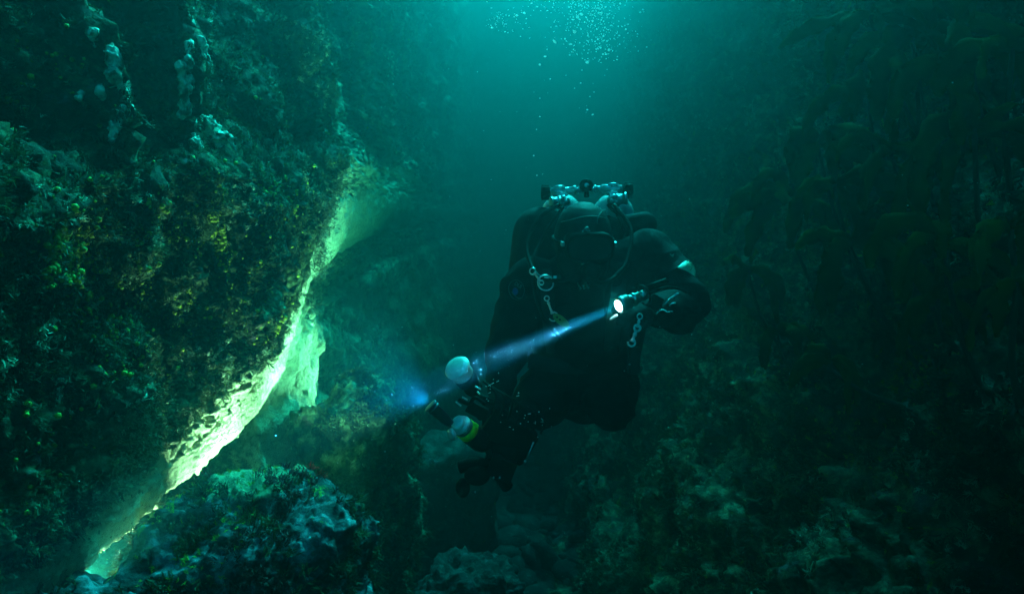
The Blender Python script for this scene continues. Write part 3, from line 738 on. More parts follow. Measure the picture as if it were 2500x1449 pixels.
person = empty('person', P(1430, 1010, 2.55), 'diver in black drysuit and hood aiming a lit torch to the lower left', 'person')
PO = _org(person)
def build_person():
    b = MB()
    # trunk
    b.ell(P(1412, 770, 2.52), (.205, .135, .20)); b.ell(P(1415, 710, 2.50), (.20, .12, .13))
    b.ell(P(1425, 870, 2.62), (.185, .14, .17)); b.ell(P(1432, 940, 2.74), (.195, .15, .15))
    b.cap(P(1425, 720, 2.48), P(1425, 650, 2.43), .085, .075)
    # legs: knees forward and low, shins trailing behind
    b.cap(P(1485, 930, 2.74), P(1492, 992, 2.46), .115, .088); b.cap(P(1492, 992, 2.46), P(1500, 925, 2.95), .085, .06)
    b.cap(P(1375, 925, 2.72), P(1318, 975, 2.46), .12, .098); b.cap(P(1318, 975, 2.46), P(1320, 940, 2.95), .085, .06)
    b.cap(P(1500, 925, 2.95), P(1505, 905, 3.08), .055, .05); b.cap(P(1345, 940, 2.95), P(1340, 915, 3.08), .055, .05)
    # image-left arm down to the camera rig
    b.cap(P(1300, 690, 2.50), P(1288, 720, 2.5), .10, .095); b.cap(P(1285, 710, 2.50), P(1236, 850, 2.42), .092, .068)
    b.cap(P(1236, 850, 2.42), P(1222, 950, 2.27), .068, .046)
    # image-right arm bent back to the torch
    b.cap(P(1500, 655, 2.50), P(1585, 622, 2.48), .095, .088); b.cap(P(1585, 622, 2.48), P(1672, 738, 2.36), .090, .082)
    b.cap(P(1672, 738, 2.36), P(1664, 755, 2.33), .083, .078); b.cap(P(1664, 755, 2.33), P(1592, 762, 2.17), .072, .042)
    hand(b, P(1590, 762, 2.17), P(1566, 752, 2.12), P(1530, 742, 2.06) - P(1566, 752, 2.12), (0.15, -.5, .8), .55, .95, 1)
    hand(b, P(1222, 952, 2.27), P(1216, 985, 2.22), P(1205, 1030, 2.16) - P(1216, 985, 2.22), (-.2, -.9, -.3), .6, .95, -1)
    body = b.obj('drysuit', MAT_SUIT, person, remesh=0.0065, smooth_it=5)
    me = body.data; n = len(me.vertices); V = np.zeros(n * 3, np.float32); me.vertices.foreach_get('co', V); V = V.reshape(-1, 3)
    N = np.array([v.normal[:] for v in me.vertices]); Wd = V + np.array(PO)
    # baggy folds, strongest at the elbows and waist, none on the gloves
    g1 = np.linalg.norm(Wd - np.array(P(1550, 748, 2.1)), axis=1); g2 = np.linalg.norm(Wd - np.array(P(1210, 1000, 2.2)), axis=1)
    mk = smooth(.09, .16, g1) * smooth(.07, .14, g2)
    q = Wd + 0.05 * np.stack([perlin(Wd, 5, 1), perlin(Wd, 5, 2), perlin(Wd, 5, 3)], 1)
    rid = (1 - np.abs(perlin(q * np.array([.55, .8, 1.3]), 10, 5)) * 3.2)
    V = V + N * ((np.clip(rid, -1, 1) * .010 + fbm(Wd, 7, 2, 9) * .018) * mk)[:, None]
    me.vertices.foreach_set('co', V.astype(np.float32).ravel()); me.update()

    # head: face inside a hood, looking down and towards the camera
    R = Matrix.Rotation(math.radians(-16), 3, 'X') @ Matrix.Rotation(math.radians(4), 3, 'Y')
    R = Matrix.Rotation(math.radians(5), 3, 'Z') @ Matrix.Rotation(math.radians(14), 3, 'X')
    HC = P(1424, 592, 2.40)
    def H(x, y, z): return HC + R @ Vector((x, y, z))          # local: -y is the face
    f = MB(); f.ell(HC, (.082, .10, .115), R); f.ell(H(0, -.06, -.055), (.055, .055, .06), R)
    f.cap(H(0, -.088, .015), H(0, -.102, -.018), .010, .014)     # nose
    for s in (-1, 1):
        f.ell(H(s * .084, .01, -.005), (.010, .022, .03), R); f.cap(H(s * .02, -.098, .038), H(s * .05, -.09, .036), .008, .006)
    f.cap(H(-.02, -.108, -.055), H(.02, -.108, -.055), .007, .007)
    f.obj('face', MAT_SKIN, person, remesh=.004, smooth_it=4)
    for s in (-1, 1):
        e = MB(); e.ell(H(s * .032, -.092, .018), (.013, .011, .009), R); e.obj('eye', MAT_WHITE, person)
    h = MB(); h.ell(H(0, .012, .012), (.104, .122, .130), R); h.ell(H(0, -.01, -.06), (.095, .105, .09), R); h.cap(H(0, .02, -.08), P(1425, 700, 2.46), .09, .105)
    h.ell(H(0, -.075, -.075), (.06, .045, .045), R)
    ho = h.obj('hood', MAT_HOOD, person, remesh=.005, smooth_it=4)
    sm = MB()      # taped hood seams
    def arc(pts): sm.tube([H(*q) for q in catmull(pts, 8)], .0017, 6)
    def on(x, z, off=.0): # point on the hood front
        k = 1 - (x / .104) ** 2 - ((z - .012) / .130) ** 2; return (x, .012 - .122 * math.sqrt(max(.02, k)) - .001 - off, z)
    sm.tube([H(*on(-.085 + .17 * t, .076 + .022 * math.sin(math.pi * t) + .01 * t)) for t in [i / 16 for i in range(15)]], .0016, 6)
    sm.tube([H(*on(.028 + .055 * t ** 2 , .080 + .05 * (1 - (1 - t) ** 2) * .75)) for t in [i / 12 for i in range(12)]], .0014, 6)
    sm.obj('seam', MAT_SEAM, person)
    # triangular mark on the forehead
    tri = MB(); c = H(*on(-.012, .058, .003)); ux = R @ Vector((1, 0, 0)); uz = R @ Vector((0, -.45, 1)).normalized(); un = ux.cross(uz)
    def tp(x, z, d=0): return c + ux * x + uz * z - un * -d * 1.0
    def prism(pts, th, off=0):
        n = len(pts); fr = -(R @ Vector((0, 1, .45))).normalized()
        V = [c + ux * x + uz * z + fr * (off + .001) for x, z in pts] + [c + ux * x + uz * z + fr * (off - th) for x, z in pts]
        return V, [tuple(range(n))[::-1], tuple(range(n, 2 * n))] + [(i, (i + 1) % n, n + (i + 1) % n, n + i) for i in range(n)]
    for pts, off in (([(-.002, .017), (.004, .017), (.012, .002), (-.010, .002)], .004), ([(-.014, -.001), (.014, -.001), (.016, -.009), (.012, -.011), (-.016, -.010)], .004)):
        tri.add(*prism(pts, .003, off))
    tri.obj('hood_mark', MAT_WHITE, person)
    # mask
    def rr(w, hh, n=32, pw=3.2):
        o = []
        for k in range(n):
            a = 2 * math.pi * k / n; ca, sa = math.cos(a), math.sin(a)
            o.append((math.copysign(abs(ca) ** (2 / pw), ca) * w, math.copysign(abs(sa) ** (2 / pw), sa) * hh))
        return o
    fr = MB(); n = 32; loops = [(.082, .050, -.060), (.086, .054, -.105), (.084, .052, -.132), (.078, .046, -.136), (.072, .040, -.134), (.070, .038, -.120)]
    V = []; Fc = []
    for w, hh, y in loops:
        for x, z in rr(w, hh): V.append(H(x, y + .0025 * (x / .08) ** 2 * 10 * .4, z + .002))
    for i in range(len(loops) - 1):
        for k in range(n): Fc.append((i * n + k, i * n + (k + 1) % n, (i + 1) * n + (k + 1) % n, (i + 1) * n + k))
    fr.add(V, Fc); mk_ = fr.obj('mask', MAT_RUBBER, person)
    gl = MB(); V = [H(x, -.124, z + .002) for x, z in rr(.071, .039)] + [H(x, -.1215, z + .002) for x, z in rr(.071, .039)]
    gl.add(V, [tuple(range(32)), tuple(range(32, 64))[::-1]] + [(i, (i + 1) % 32, 32 + (i + 1) % 32, 32 + i) for i in range(32)])
    gl.obj('mask_glass', MAT_GLASS, mk_, shade=False)
    bk = MB(); bk.box(H(-.089, -.095, .012), (.006, .014, .008), R); bk.box(H(.089, -.095, .012), (.006, .014, .008), R)
    bk.obj('buckle', MAT_STEEL, mk_, bevel=.002)
    st = MB(); st.tube([H(.09 * math.cos(a) * 1.18, .012 + .115 * math.sin(a) * 1.1, .012) for a in [-.9 + (math.pi + 1.8) * i / 20 for i in range(21)]], .006, 8, flat=1); st.obj('mask_strap', MAT_RUBBER, mk_)
    return H, R
H, HR = build_person()

# badge on the arm, sleeve reflector, chest hardware belonging to the suit and harness
def disc_frame(c, n, upv=(0, 0, 1), roll=0):
    n = Vector(n).normalized(); u = Vector(upv).cross(n).normalized(); v = n.cross(u)
    a = math.radians(roll); return Vector(c), u * math.cos(a) + v * math.sin(a), -u * math.sin(a) + v * math.cos(a), n
SUITBV = BVHTree.FromPolygons([tuple(Vector(v.co) + PO) for v in bpy.data.objects['drysuit'].data.vertices], [tuple(p.vertices) for p in bpy.data.objects['drysuit'].data.polygons])
def onsuit(px, py, off=.002):
    d = P(px, py, 1).normalized(); h = SUITBV.ray_cast(Vector((0, 0, 0)), d, 10)
    return (h[0] - d * off if h[0] is not None else P(px, py, 2.4))
def suit_patch(name, outline, mat, off, parent=person, rings=5):
    """a cloth patch draped on the suit, outline in picture directions traced onto the cloth"""
    cx = sum(p[0] for p in outline) / len(outline); cy_ = sum(p[1] for p in outline) / len(outline)
    mb = MB(); n = len(outline); V = []
    for lay in (0, 1):
        V.append(onsuit(cx, cy_, off * (1 - lay)))
        for r in range(1, rings + 1):
            for p in outline: V.append(onsuit(cx + (p[0] - cx) * r / rings, cy_ + (p[1] - cy_) * r / rings, off * (1 - lay) - .0005 * lay))
    K = 1 + rings * n; Fc = []
    for lay in (0, 1):
        o = lay * K
        for k in range(n):
            t = (o, o + 1 + k, o + 1 + (k + 1) % n); Fc.append(t if lay == 0 else t[::-1])
        for r in range(rings - 1):
            for k in range(n):
                a = o + 1 + r * n + k; b = o + 1 + r * n + (k + 1) % n; q = (a, a + n, b + n, b); Fc.append(q if lay == 0 else q[::-1])
    for k in range(n):
        a = 1 + (rings - 1) * n + k; b = 1 + (rings - 1) * n + (k + 1) % n; Fc.append((a, K + a, K + b, b))
    mb.add(V, Fc); return mb.obj(name, mat, parent)
ca, sa = math.cos(math.radians(12)), math.sin(math.radians(12))
def ell_out(cx, cy_, rx, ry, n=28, roll=-12):
    a = math.radians(roll); return [(cx + rx * math.cos(t) * math.cos(a) - ry * math.sin(t) * math.sin(a), cy_ + rx * math.cos(t) * math.sin(a) + ry * math.sin(t) * math.cos(a)) for t in [2 * math.pi * k / n for k in range(n)]]
badge = suit_patch('badge', ell_out(1261, 707, 20, 25), MAT_HOOD, .003)
def ring_on(pts, r, name, mat, parent):
    mb = MB(); pp = [onsuit(*q, .0045) for q in pts]; pp.append(pp[0]); mb.tube(pp, r, 6, cap=False); return mb.obj(name, mat, parent)
ring_on(ell_out(1261, 707, 19, 24), .0009, 'badge_rim', MAT_SEAM, badge)
suit_patch('badge_globe', ell_out(1258, 711, 7, 9), MAT_BLUE, .0048, badge, 3)
sw = MB(); sw.tube([onsuit(1249 + 22 * t, 712 + 15 * math.sin(t * 1.9) * 1.0, .006) for t in [i / 8 for i in range(9)]], .0011, 6); sw.obj('badge_swoosh', MAT_SEAM, badge)
def text_obj(body, size, mat, parent, c, u, v, name='lettering', ext=.0006):
    cu = bpy.data.curves.new(name, 'FONT'); cu.body = body; cu.size = size; cu.extrude = ext; cu.align_x = 'CENTER'; cu.align_y = 'CENTER'; cu.offset = size * .015
    to = bpy.data.objects.new(name, cu); COL.objects.link(to)
    dg = bpy.context.evaluated_depsgraph_get(); me = bpy.data.meshes.new_from_object(to.evaluated_get(dg)); bpy.data.objects.remove(to)
    n = u.cross(v); me.transform(Matrix((u, v, n)).transposed().to_4x4()); o = link(name, me, mat, parent, shade=False); o.location = Vector(c) - _org(parent); return o
c0 = onsuit(1265, 696, .006); u0 = (onsuit(1275, 702, .006) - onsuit(1256, 690, .006)).normalized(); nn0 = Vector((-.25, -1, .1)).normalized(); v0 = (-nn0.cross(u0)).normalized()
if v0.z < 0: v0 = -v0
text_obj('DUI', .019, MAT_SEAM, badge, c0, u0, v0)
suit_patch('sleeve_reflector', [(1651, 653), (1658, 648), (1666, 641), (1674, 636), (1682, 635), (1689, 640), (1695, 648), (1699, 660), (1699, 678), (1692, 672), (1682, 665), (1668, 658), (1658, 655)], MAT_REFLECT, .003)
sc_ = MB(); sc_.torus(onsuit(1682, 651, .004), P(1682, 651, 1).normalized(), .011, .0014); sc_.obj('reflector_mark', MAT_GREEN, person)
suit_patch('sleeve_mark', [(1634, 618), (1640, 622), (1646, 619), (1644, 628), (1638, 624)], MAT_SEAM, .003, rings=2)

# harness (worn kit of its own)
har = empty('harness', P(1415, 800, 2.36), 'black webbing harness with chrome ring and clips across the diver\'s chest', 'harness')
def strap(pts, w=.024, name='strap', mat=MAT_WEB, parent=har, off=.006):
    pp = catmull([onsuit(*q, off) for q in pts], 6); mb = MB(); V = []; n = len(pp)
    for i, p in enumerate(pp):
        t = (pp[min(i + 1, n - 1)] - pp[max(0, i - 1)]).normalized(); d = p.normalized(); s = t.cross(d).normalized()
        V += [p - s * w, p + s * w, p + s * w + d * .004, p - s * w + d * .004]
    Fc = []
    for i in range(n - 1):
        for k in range(4): a = i * 4 + k; b = i * 4 + (k + 1) % 4; Fc.append((a, b, b + 4, a + 4))
    mb.add(V, Fc); return mb.obj(name, mat, parent)
strap([(1330, 655), (1335, 700), (1340, 780), (1350, 860)]); strap([(1520, 640), (1512, 700), (1500, 780), (1490, 860)]); strap([(1290, 880), (1400, 895), (1540, 880)], .026)
def dring(c, R, tilt, name='ring', parent=har):
    mb = MB(); mb.torus(c, tilt, R, .0026, 28, 8); return mb.obj(name, MAT_STEEL, parent)
dring(P(1332, 690, 2.24), .026, (.15, -1, .25))
def snap(a, b, name='clip', parent=har, s=1.0, mat=None):
    """bolt snap: swivel eye, body and hook"""
    mat = mat or MAT_STEEL
    a = Vector(a); b = Vector(b); d = (b - a).normalized(); L = (b - a).length; q = d.cross(Vector((0, 1, 0))).normalized()
    mb = MB(); mb.torus(a, (0, 1, 0), .008 * s, .0022 * s, 16, 6); mb.lathe(a + d * .009 * s, b, [(0, .003 * s), (.006 * s, .005 * s), (.010 * s, .005 * s), (.012 * s, .0035 * s), (L * .55, .0045 * s), (L * .58, .006 * s), (L * .66, .006 * s), (L * .68, .004 * s)], 12)
    e = a + d * (L * .72); R_ = L * .22
    mb.tube([e + d * (R_ - R_ * math.cos(t)) + q * (R_ * math.sin(t)) for t in [i / 12 * 4.6 for i in range(13)]], .0026 * s, 8)
    return mb.obj(name, mat, parent)
snap(P(1335, 728, 2.24), P(1352, 775, 2.24)); snap(P(1322, 690, 2.25), P(1300, 660, 2.25), s=.9)
pb = MB()
for i in range(3):
    for j in range(3): pb.ell(P(1413 + i * 9 + j * 2, 692 + j * 6 - i, 2.33), (.0045, .004, .0045), seg=8, rings=6)
pb.obj('snap_button', MAT_CHROME, har)
mb = MB(); mb.box(P(1337, 676, 2.26), (.012, .004, .005), Matrix.Rotation(.2, 3, 'Y')); mb.box(P(1355, 680, 2.27), (.006, .005, .010)); mb.obj('buckle', MAT_STEEL, har, bevel=.0015)

# green two-hole tab hanging on the chest
cut = empty('line_cutter', P(1372, 782, 2.2), 'flat green tab with two holes on the diver\'s chest, touched by the beam', 'tab')
c, u, v, n = disc_frame(P(1370, 782, 2.20), (0, -1, 0), roll=-38)
bm = bmesh.new(); out = [(.032 * math.cos(t) * (1.0), .014 * math.sin(t)) for t in [2 * math.pi * k / 30 for k in range(30)]]
holes = [(-.010, .001), (-.022 + .022 + .003, 0)]
mb = MB(); O = 1
# ring sectors around the two holes are joined from three strips: rim plate, with recessed dark eyelets
V = [c + u * x + v * y - n * 0 for x, y in out] + [c + u * x + v * y - n * .004 for x, y in out]
mb.add(V, [tuple(range(30)), tuple(range(30, 60))[::-1]] + [(i, (i + 1) % 30, 30 + (i + 1) % 30, 30 + i) for i in range(30)])
mb.obj('tab_plate', MAT_GREEN, cut, shade=False)
for x in (-.017, -.005):
    mb = MB(); mb.lathe(c + u * x + n * .0008, c + u * x - n * .006, [(0, .0032), (.006, .0032)], 14); mb.obj('eyelet', MAT_RUBBER, cut)

# buoyancy wing behind the shoulders
w = MB(); w.cap(P(1318, 572, 2.66), P(1296, 690, 2.68), .108, .095); w.cap(P(1345, 555, 2.68), P(1480, 560, 2.74), .075, .06); w.cap(P(1296, 690, 2.68), P(1320, 860, 2.80), .095, .07)
w.cap(P(1480, 565, 2.72), P(1572, 548, 2.66), .05, .052); w.cap(P(1572, 548, 2.66), P(1560, 700, 2.72), .052, .06); w.cap(P(1560, 700, 2.72), P(1530, 860, 2.80), .06, .06)
w.obj('buoyancy_wing', MAT_SUIT, remesh=.008, smooth_it=5, label='bulging black buoyancy wing behind the diver\'s shoulders', cat='buoyancy wing')

# twin cylinders with their manifold
tw = empty('twin_tank', P(1435, 700, 2.95), 'pair of pale dive cylinders with chrome manifold on the diver\'s back', 'dive cylinders')
for x in (1370, 1498):
    a = P(x, 480, 2.74); bt = P(x + (1432 - x) * .12, 760, 3.12); mb = MB()
    mb.lathe(a, bt, [(0, .012), (.004, .030), (.022, .058), (.05, .077), (.085, .086), (.52, .086), (.545, .075), (.56, .05)], 32); mb.obj('cylinder', MAT_TANK, tw)
YM = 2.66; MB.rs = 1.35
mb = MB()
for xs, ys_, xe, ye in ((1345, 467, 1424, 462), (1440, 461, 1518, 460)):
    a = P(xs, ys_, YM); b = P(xe, ye, YM); L = (b - a).length
    if xs < 1400: pr = [(0, .010), (.02, .010), (.022, .013), (.045, .013), (.047, .009), (.085, .009), (.087, .0125), (.098, .0125), (.10, .006), (.106, .006), (.107, .010), (L, .010)]
    else: pr = [(0, .009), (.010, .009), (.011, .005), (.016, .005), (.017, .011), (.024, .011), (.026, .008), (.045, .009), (.047, .013), (.085, .012), (.09, .011), (L, .010)]
    mb.lathe(a, b, pr, 18)
mb.obj('manifold', MAT_CHROME, tw)
for x, y in ((1366, 466), (1496, 460)):
    mb = MB(); t = P(x, y - 12, YM)
    mb.lathe(t, t - Vector((0, .004, .06)), [(0, .012), (.003, .0165), (.012, .0165), (.014, .012), (.020, .012), (.022, .020), (.030, .0205), (.032, .0185), (.036, .0205), (.042, .0205), (.045, .015)], 22); mb.obj('valve', MAT_CHROME, tw)
for x, y, sgn in ((1346, 470, -1), (1519, 464, 1)):
    mb = MB(); a = P(x, y, YM - .005); kb = a + Vector((sgn * .055, 0, 0))
    V0 = []; seg = 24; prof = [(0, .014), (.002, .019), (.030, .0205), (.034, .017)]
    pts = [a + Vector((sgn * .006 + sgn * t, 0, 0)) for t, r in prof]
    mb.tube(pts, [r for t, r in prof], seg)
    for k in range(10):
        an = k * .628; o = Vector((0, math.cos(an), math.sin(an))) * .0265; mb.tube([a + o + Vector((sgn * .010, 0, 0)), a + o + Vector((sgn * .038, 0, 0))], .003, 6)
    mb.obj('valve_knob', MAT_RUBBER, tw)
mb = MB(); c = P(1432, 452, YM - .03); mb.lathe(c + Vector((0, .03, 0)), c, [(0, .012), (.004, .019), (.024, .0195), (.03, .016)], 24)
mb.tube([c + Vector((0, .01, 0)), P(1432, 480, YM)], .008, 10)
ck = mb.obj('centre_knob', MAT_RUBBER, tw)
mb = MB(); mb.lathe(c + Vector((0, .002, 0)), c - Vector((0, .003, 0)), [(0, .0065), (.004, .0065), (.005, .004)], 14); mb.obj('knob_screw', MAT_CHROME, ck)
# first stages
for (x0, y0, x1, y1, Y0) in ((1344, 496, 1392, 490, 2.58), (1532, 484, 1478, 492, 2.58)):
    mb = MB(); a = P(x0, y0, Y0); b = P(x1, y1, Y0 + .02)
    mb.lathe(a, b, [(0, .015), (.002, .0175), (.010, .0175), (.012, .0145), (.030, .0150), (.032, .0175), (.040, .0175), (.042, .013), (.07, .012), (.076, .008)], 22)
    fs = mb.obj('first_stage', MAT_STEEL, tw)
    d = (b - a).normalized(); mb = MB()
    for t, ang in ((.036, -.4), (.045, .5), (.052, -1.0), (.062, .1)):
        o = Vector((0, -math.cos(ang), -math.sin(ang))); q = a + d * t; mb.lathe(q + o * .010, q + o * .024, [(0, .006), (.008, .006), (.009, .0045), (.014, .0045)], 10)
    mb.obj('port', MAT_CHROME, fs)
    mb = MB(); q = a + d * .052; mb.box(q + Vector((0, .02, .02)), (.016, .012, .016), Matrix.Rotation(.3, 3, 'Y')); mb.obj('yoke', MAT_CHROME, fs, bevel=.003)
MB.rs = 1.0
# hoses
def hose(name, pts, r, label=None, parent=None, mat=MAT_RUBBER, cat=None):
    mb = MB(); mb.tube(catmull(pts, 10), r, 12); return mb.obj(name, mat, parent, label=label, cat=cat)
hose('hose', [P(1365, 500, 2.55), P(1318, 530, 2.52), P(1286, 600, 2.44), P(1312, 672, 2.32), P(1370, 685, 2.22), P(1395, 678, 2.22)], .0075, parent=tw)
hose('hose', [P(1500, 500, 2.55), P(1540, 560, 2.46), P(1530, 640, 2.36), P(1490, 690, 2.30), P(1480, 760, 2.30), P(1500, 850, 2.34)], .0075, parent=tw)
hose('hose', [P(1485, 500, 2.58), P(1516, 540, 2.52), P(1528, 640, 2.40), P(1480, 688, 2.26), P(1430, 680, 2.22)], .0075, parent=tw)
hose('hose', [P(1375, 505, 2.55), P(1330, 570, 2.50), P(1300, 650, 2.38), P(1320, 760, 2.33), P(1370, 830, 2.36)], .0065, parent=tw)
# second stage in the diver's mouth
rg = empty('regulator', P(1412, 672, 2.2), 'black breathing regulator in the diver\'s mouth under the mask', 'regulator')
mb = MB(); c = H(0, -.165, -.072); mb.lathe(c + HR @ Vector((0, .035, 0)), c, [(0, .018), (.008, .032), (.022, .034), (.030, .030), (.035, .020)], 26); mb.obj('regulator_body', MAT_RUBBER, rg)
mb = MB(); mb.lathe(c + HR @ Vector((0, .003, 0)), c - HR @ Vector((0, .004, 0)), [(0, .020), (.004, .020), (.007, .016)], 22); mb.obj('purge_cover', MAT_HOOD, rg)
mb = MB(); mb.tube([c + HR @ Vector((-.012, .02, -.02)), c + HR @ Vector((-.035, .02, -.048))], .010, 10, flat=.6); mb.tube([c + HR @ Vector((.012, .02, -.02)), c + HR @ Vector((.035, .02, -.048))], .010, 10, flat=.6); mb.obj('exhaust_tee', MAT_RUBBER, rg)

# pouch at the hip
pc_ = MB(); pc_.box(P(1545, 878, 2.56), (.022, .04, .05)); po_ = pc_.obj('pouch', MAT_WEB, bevel=.008, label='small black pouch clipped at the diver\'s hip, right side', cat='pouch')
mb = MB(); mb.ell(P(1537, 889, 2.51), (.004, .003, .004), seg=8, rings=6); mb.ell(P(1524, 905, 2.5), (.003, .003, .003), seg=8, rings=6); mb.tube([P(1555, 895, 2.56), P(1568, 900, 2.56)], .009, 10)
x = mb.obj('stud', MAT_STEEL, po_)

# torch in the hand, with its beam
TD = Vector((-.88, -.37, -.345)).normalized()
TL = P(1513, 745, 2.02)
to = empty('dive_torch', TL - TD * .05, 'switched on metal dive torch with a bright white face in the diver\'s hand', 'torch')
mb = MB(); a = TL + TD * .004; mb.lathe(a, TL - TD * .2, [(0, .0235), (.001, .026), (.018, .026), (.020, .024), (.034, .024), (.036, .020), (.05, .018), (.052, .021), (.058, .021), (.060, .017), (.10, .016), (.105, .012)], 28)
mb.obj('torch_barrel', simple('torch_metal', (.35, .42, .40), .3, 1.0), to)
mb = MB(); mb.lathe(TL + TD * .0045, TL + TD * .0065, [(0, .017), (.002, .017)], 28); mb.obj('torch_lens', MAT_LED, to)
mb = MB(); q = TL - TD * .09; mb.torus(q, TD, .030, .004); mb.tube([q + Vector((0, 0, .02)), q - TD * .06 + Vector((.02, 0, .024))], .008, 8); mb.obj('hand_mount', MAT_RUBBER, to)
mb = MB(); mb.lathe(P(1567, 714, 2.03), P(1574, 724, 2.03), [(0, .006), (.004, .008), (.012, .008), (.014, .005)], 12); mb.obj('switch', MAT_CHROME, to)
mb = MB(); mb.tube(catmull([P(1572, 722, 2.04), P(1600, 708, 2.05), P(1640, 700, 2.12), P(1680, 715, 2.2)], 8), .0035, 8); mb.obj('torch_cable', MAT_RUBBER, to)
mb = MB(); mb.cap(P(1491, 779, 2.03), P(1505, 770, 2.03), .004, .005); mb.obj('toggle', MAT_WHITE, to)
sp = bpy.data.lights.new('torch_light', 'SPOT'); spo = bpy.data.objects.new('torch_light', sp); COL.objects.link(spo)
sp.energy = 640; sp.color = (.10, .55, 1.0); sp.spot_size = math.radians(9.5); sp.spot_blend = .5; sp.shadow_soft_size = .012
spo.location = TL + TD * .012; spo.rotation_euler = (-TD).to_track_quat('Z', 'Y').to_euler()

# clips hanging below the wrist, and metal bits strapped on the forearm
cl1 = empty('bolt_snap', P(1556, 775, 2.05), 'steel bolt snap chain hanging below the torch hand', 'clip')
snap(P(1562, 772, 2.04), P(1556, 802, 2.04), 'link', cl1, 1.0, MAT_CHROME); snap(P(1556, 800, 2.04), P(1541, 838, 2.04), 'hook', cl1, 1.25, MAT_CHROME)
fa = empty('wrist_gear', P(1625, 750, 2.16), 'small metal spring and wire clips strapped on the diver\'s forearm', 'gear')
mb = MB(); a = P(1618, 745, 2.10); b = P(1656, 716, 2.13); d = (b - a)
mb.tube([a, b], .0028, 8)
for k in range(14): mb.torus(a + d * (.35 + .6 * k / 13), d, .0048, .0014, 12, 5)
mb.obj('spring', MAT_STEEL, fa)
mb = MB(); mb.tube(catmull([P(1602, 765, 2.08), P(1612, 757, 2.08), P(1622, 757, 2.08), P(1630, 762, 2.08), P(1642, 760, 2.09)], 5), .0025, 8); mb.obj('wire', MAT_CHROME, fa)
mb = MB(); mb.tube(catmull([P(1634, 745, 2.1), P(1642, 740, 2.1), P(1650, 739, 2.1)], 5), .0025, 8); mb.obj('wire', MAT_STEEL, fa)
mb = MB(); mb.box(P(1600, 738, 2.08), (.02, .012, .022), Matrix.Rotation(.5, 3, 'Y')); mb.obj('gauge', MAT_RUBBER, fa, bevel=.005)

# ------------------------------------------------------------------ camera rig in the other hand
rig = empty('camera_rig', P(1210, 1050, 2.12), 'black underwater camera rig with clamps and two lamp barrels, held low at left', 'camera rig')
mb = MB(); mb.box(P(1240, 1060, 2.20), (.085, .06, .055), Matrix.Rotation(.6, 3, 'Y')); mb.box(P(1225, 1110, 2.18), (.05, .05, .045), Matrix.Rotation(.2, 3, 'Y')); mb.cap(P(1290, 1010, 2.26), P(1240, 1060, 2.24), .05, .05)
mb.obj('housing', MAT_RUBBER, rig, bevel=.012)
def barrel(a, b, prof, name, mat): m = MB(); m.lathe(a, b, prof, 30); return m.obj(name, mat, rig)
# upper lamp: silver flange and band, black barrel
a = P(1113, 893, 2.03); b = P(1180, 975, 2.16)
l1 = barrel(a, b, [(0, .020), (.003, .0365), (.008, .040), (.012, .040), (.015, .034), (.045, .034), (.046, .030)], 'lamp_head', simple('pale_metal', (.80, .86, .80), .3, .35))
l1b = barrel(a, b, [(.046, .030), (.05, .034), (.078, .034), (.082, .028), (.11, .026), (.112, .030), (.122, .030), (.13, .018)], 'lamp_barrel', MAT_RUBBER)
# lower lamp: white cap, clear collar, lime band, black barrel
a = P(1108, 1022, 2.0); a = P(1115, 1028, 2.0); b = P(1200, 1100, 2.12)
l2 = barrel(a, b, [(0, .014), (.003, .022), (.010, .0235), (.012, .020), (.018, .020), (.019, .030), (.024, .031)], 'lamp_head', simple('white_plastic', (.85, .9, .9), .35))
l2c = barrel(a, b, [(.0245, .029), (.026, .031), (.040, .031), (.041, .029)], 'lamp_collar', simple('lamp_collar', (.28, .42, .42), .15, .4))
l2d = barrel(a, b, [(.0415, .030), (.042, .0325), (.066, .0325), (.067, .030)], 'lamp_band', MAT_LIME)
l2e = barrel(a, b, [(.0675, .030), (.069, .033), (.13, .032), (.15, .026)], 'lamp_barrel', MAT_RUBBER)
mb = MB(); q = P(1098, 1062, 1.99); mb.lathe(q, P(1112, 1056, 2.0), [(0, .010), (.003, .018), (.010, .019), (.014, .015)], 18); mb.obj('lamp_cap', simple('clear_grey', (.45, .58, .60), .2, .2), rig)
mb = MB(); mb.box(P(1162, 1037, 2.02), (.008, .006, .005), Matrix.Rotation(.7, 3, 'Y')); mb.obj('lamp_button', MAT_LIME, rig, bevel=.002)
# aiming light: black tube pointing up left
a = P(1050, 988, 1.98); b = P(1106, 1040, 2.0); AD = (a - b).normalized()
tb = barrel(a, b, [(0, .018), (.001, .021), (.006, .021), (.007, .019), (.011, .019), (.012, .021), (.017, .021), (.019, .018), (.055, .0165), (.07, .015), (.085, .012)], 'aiming_light', simple('dark_anodised', (.03, .045, .06), .3, .3))
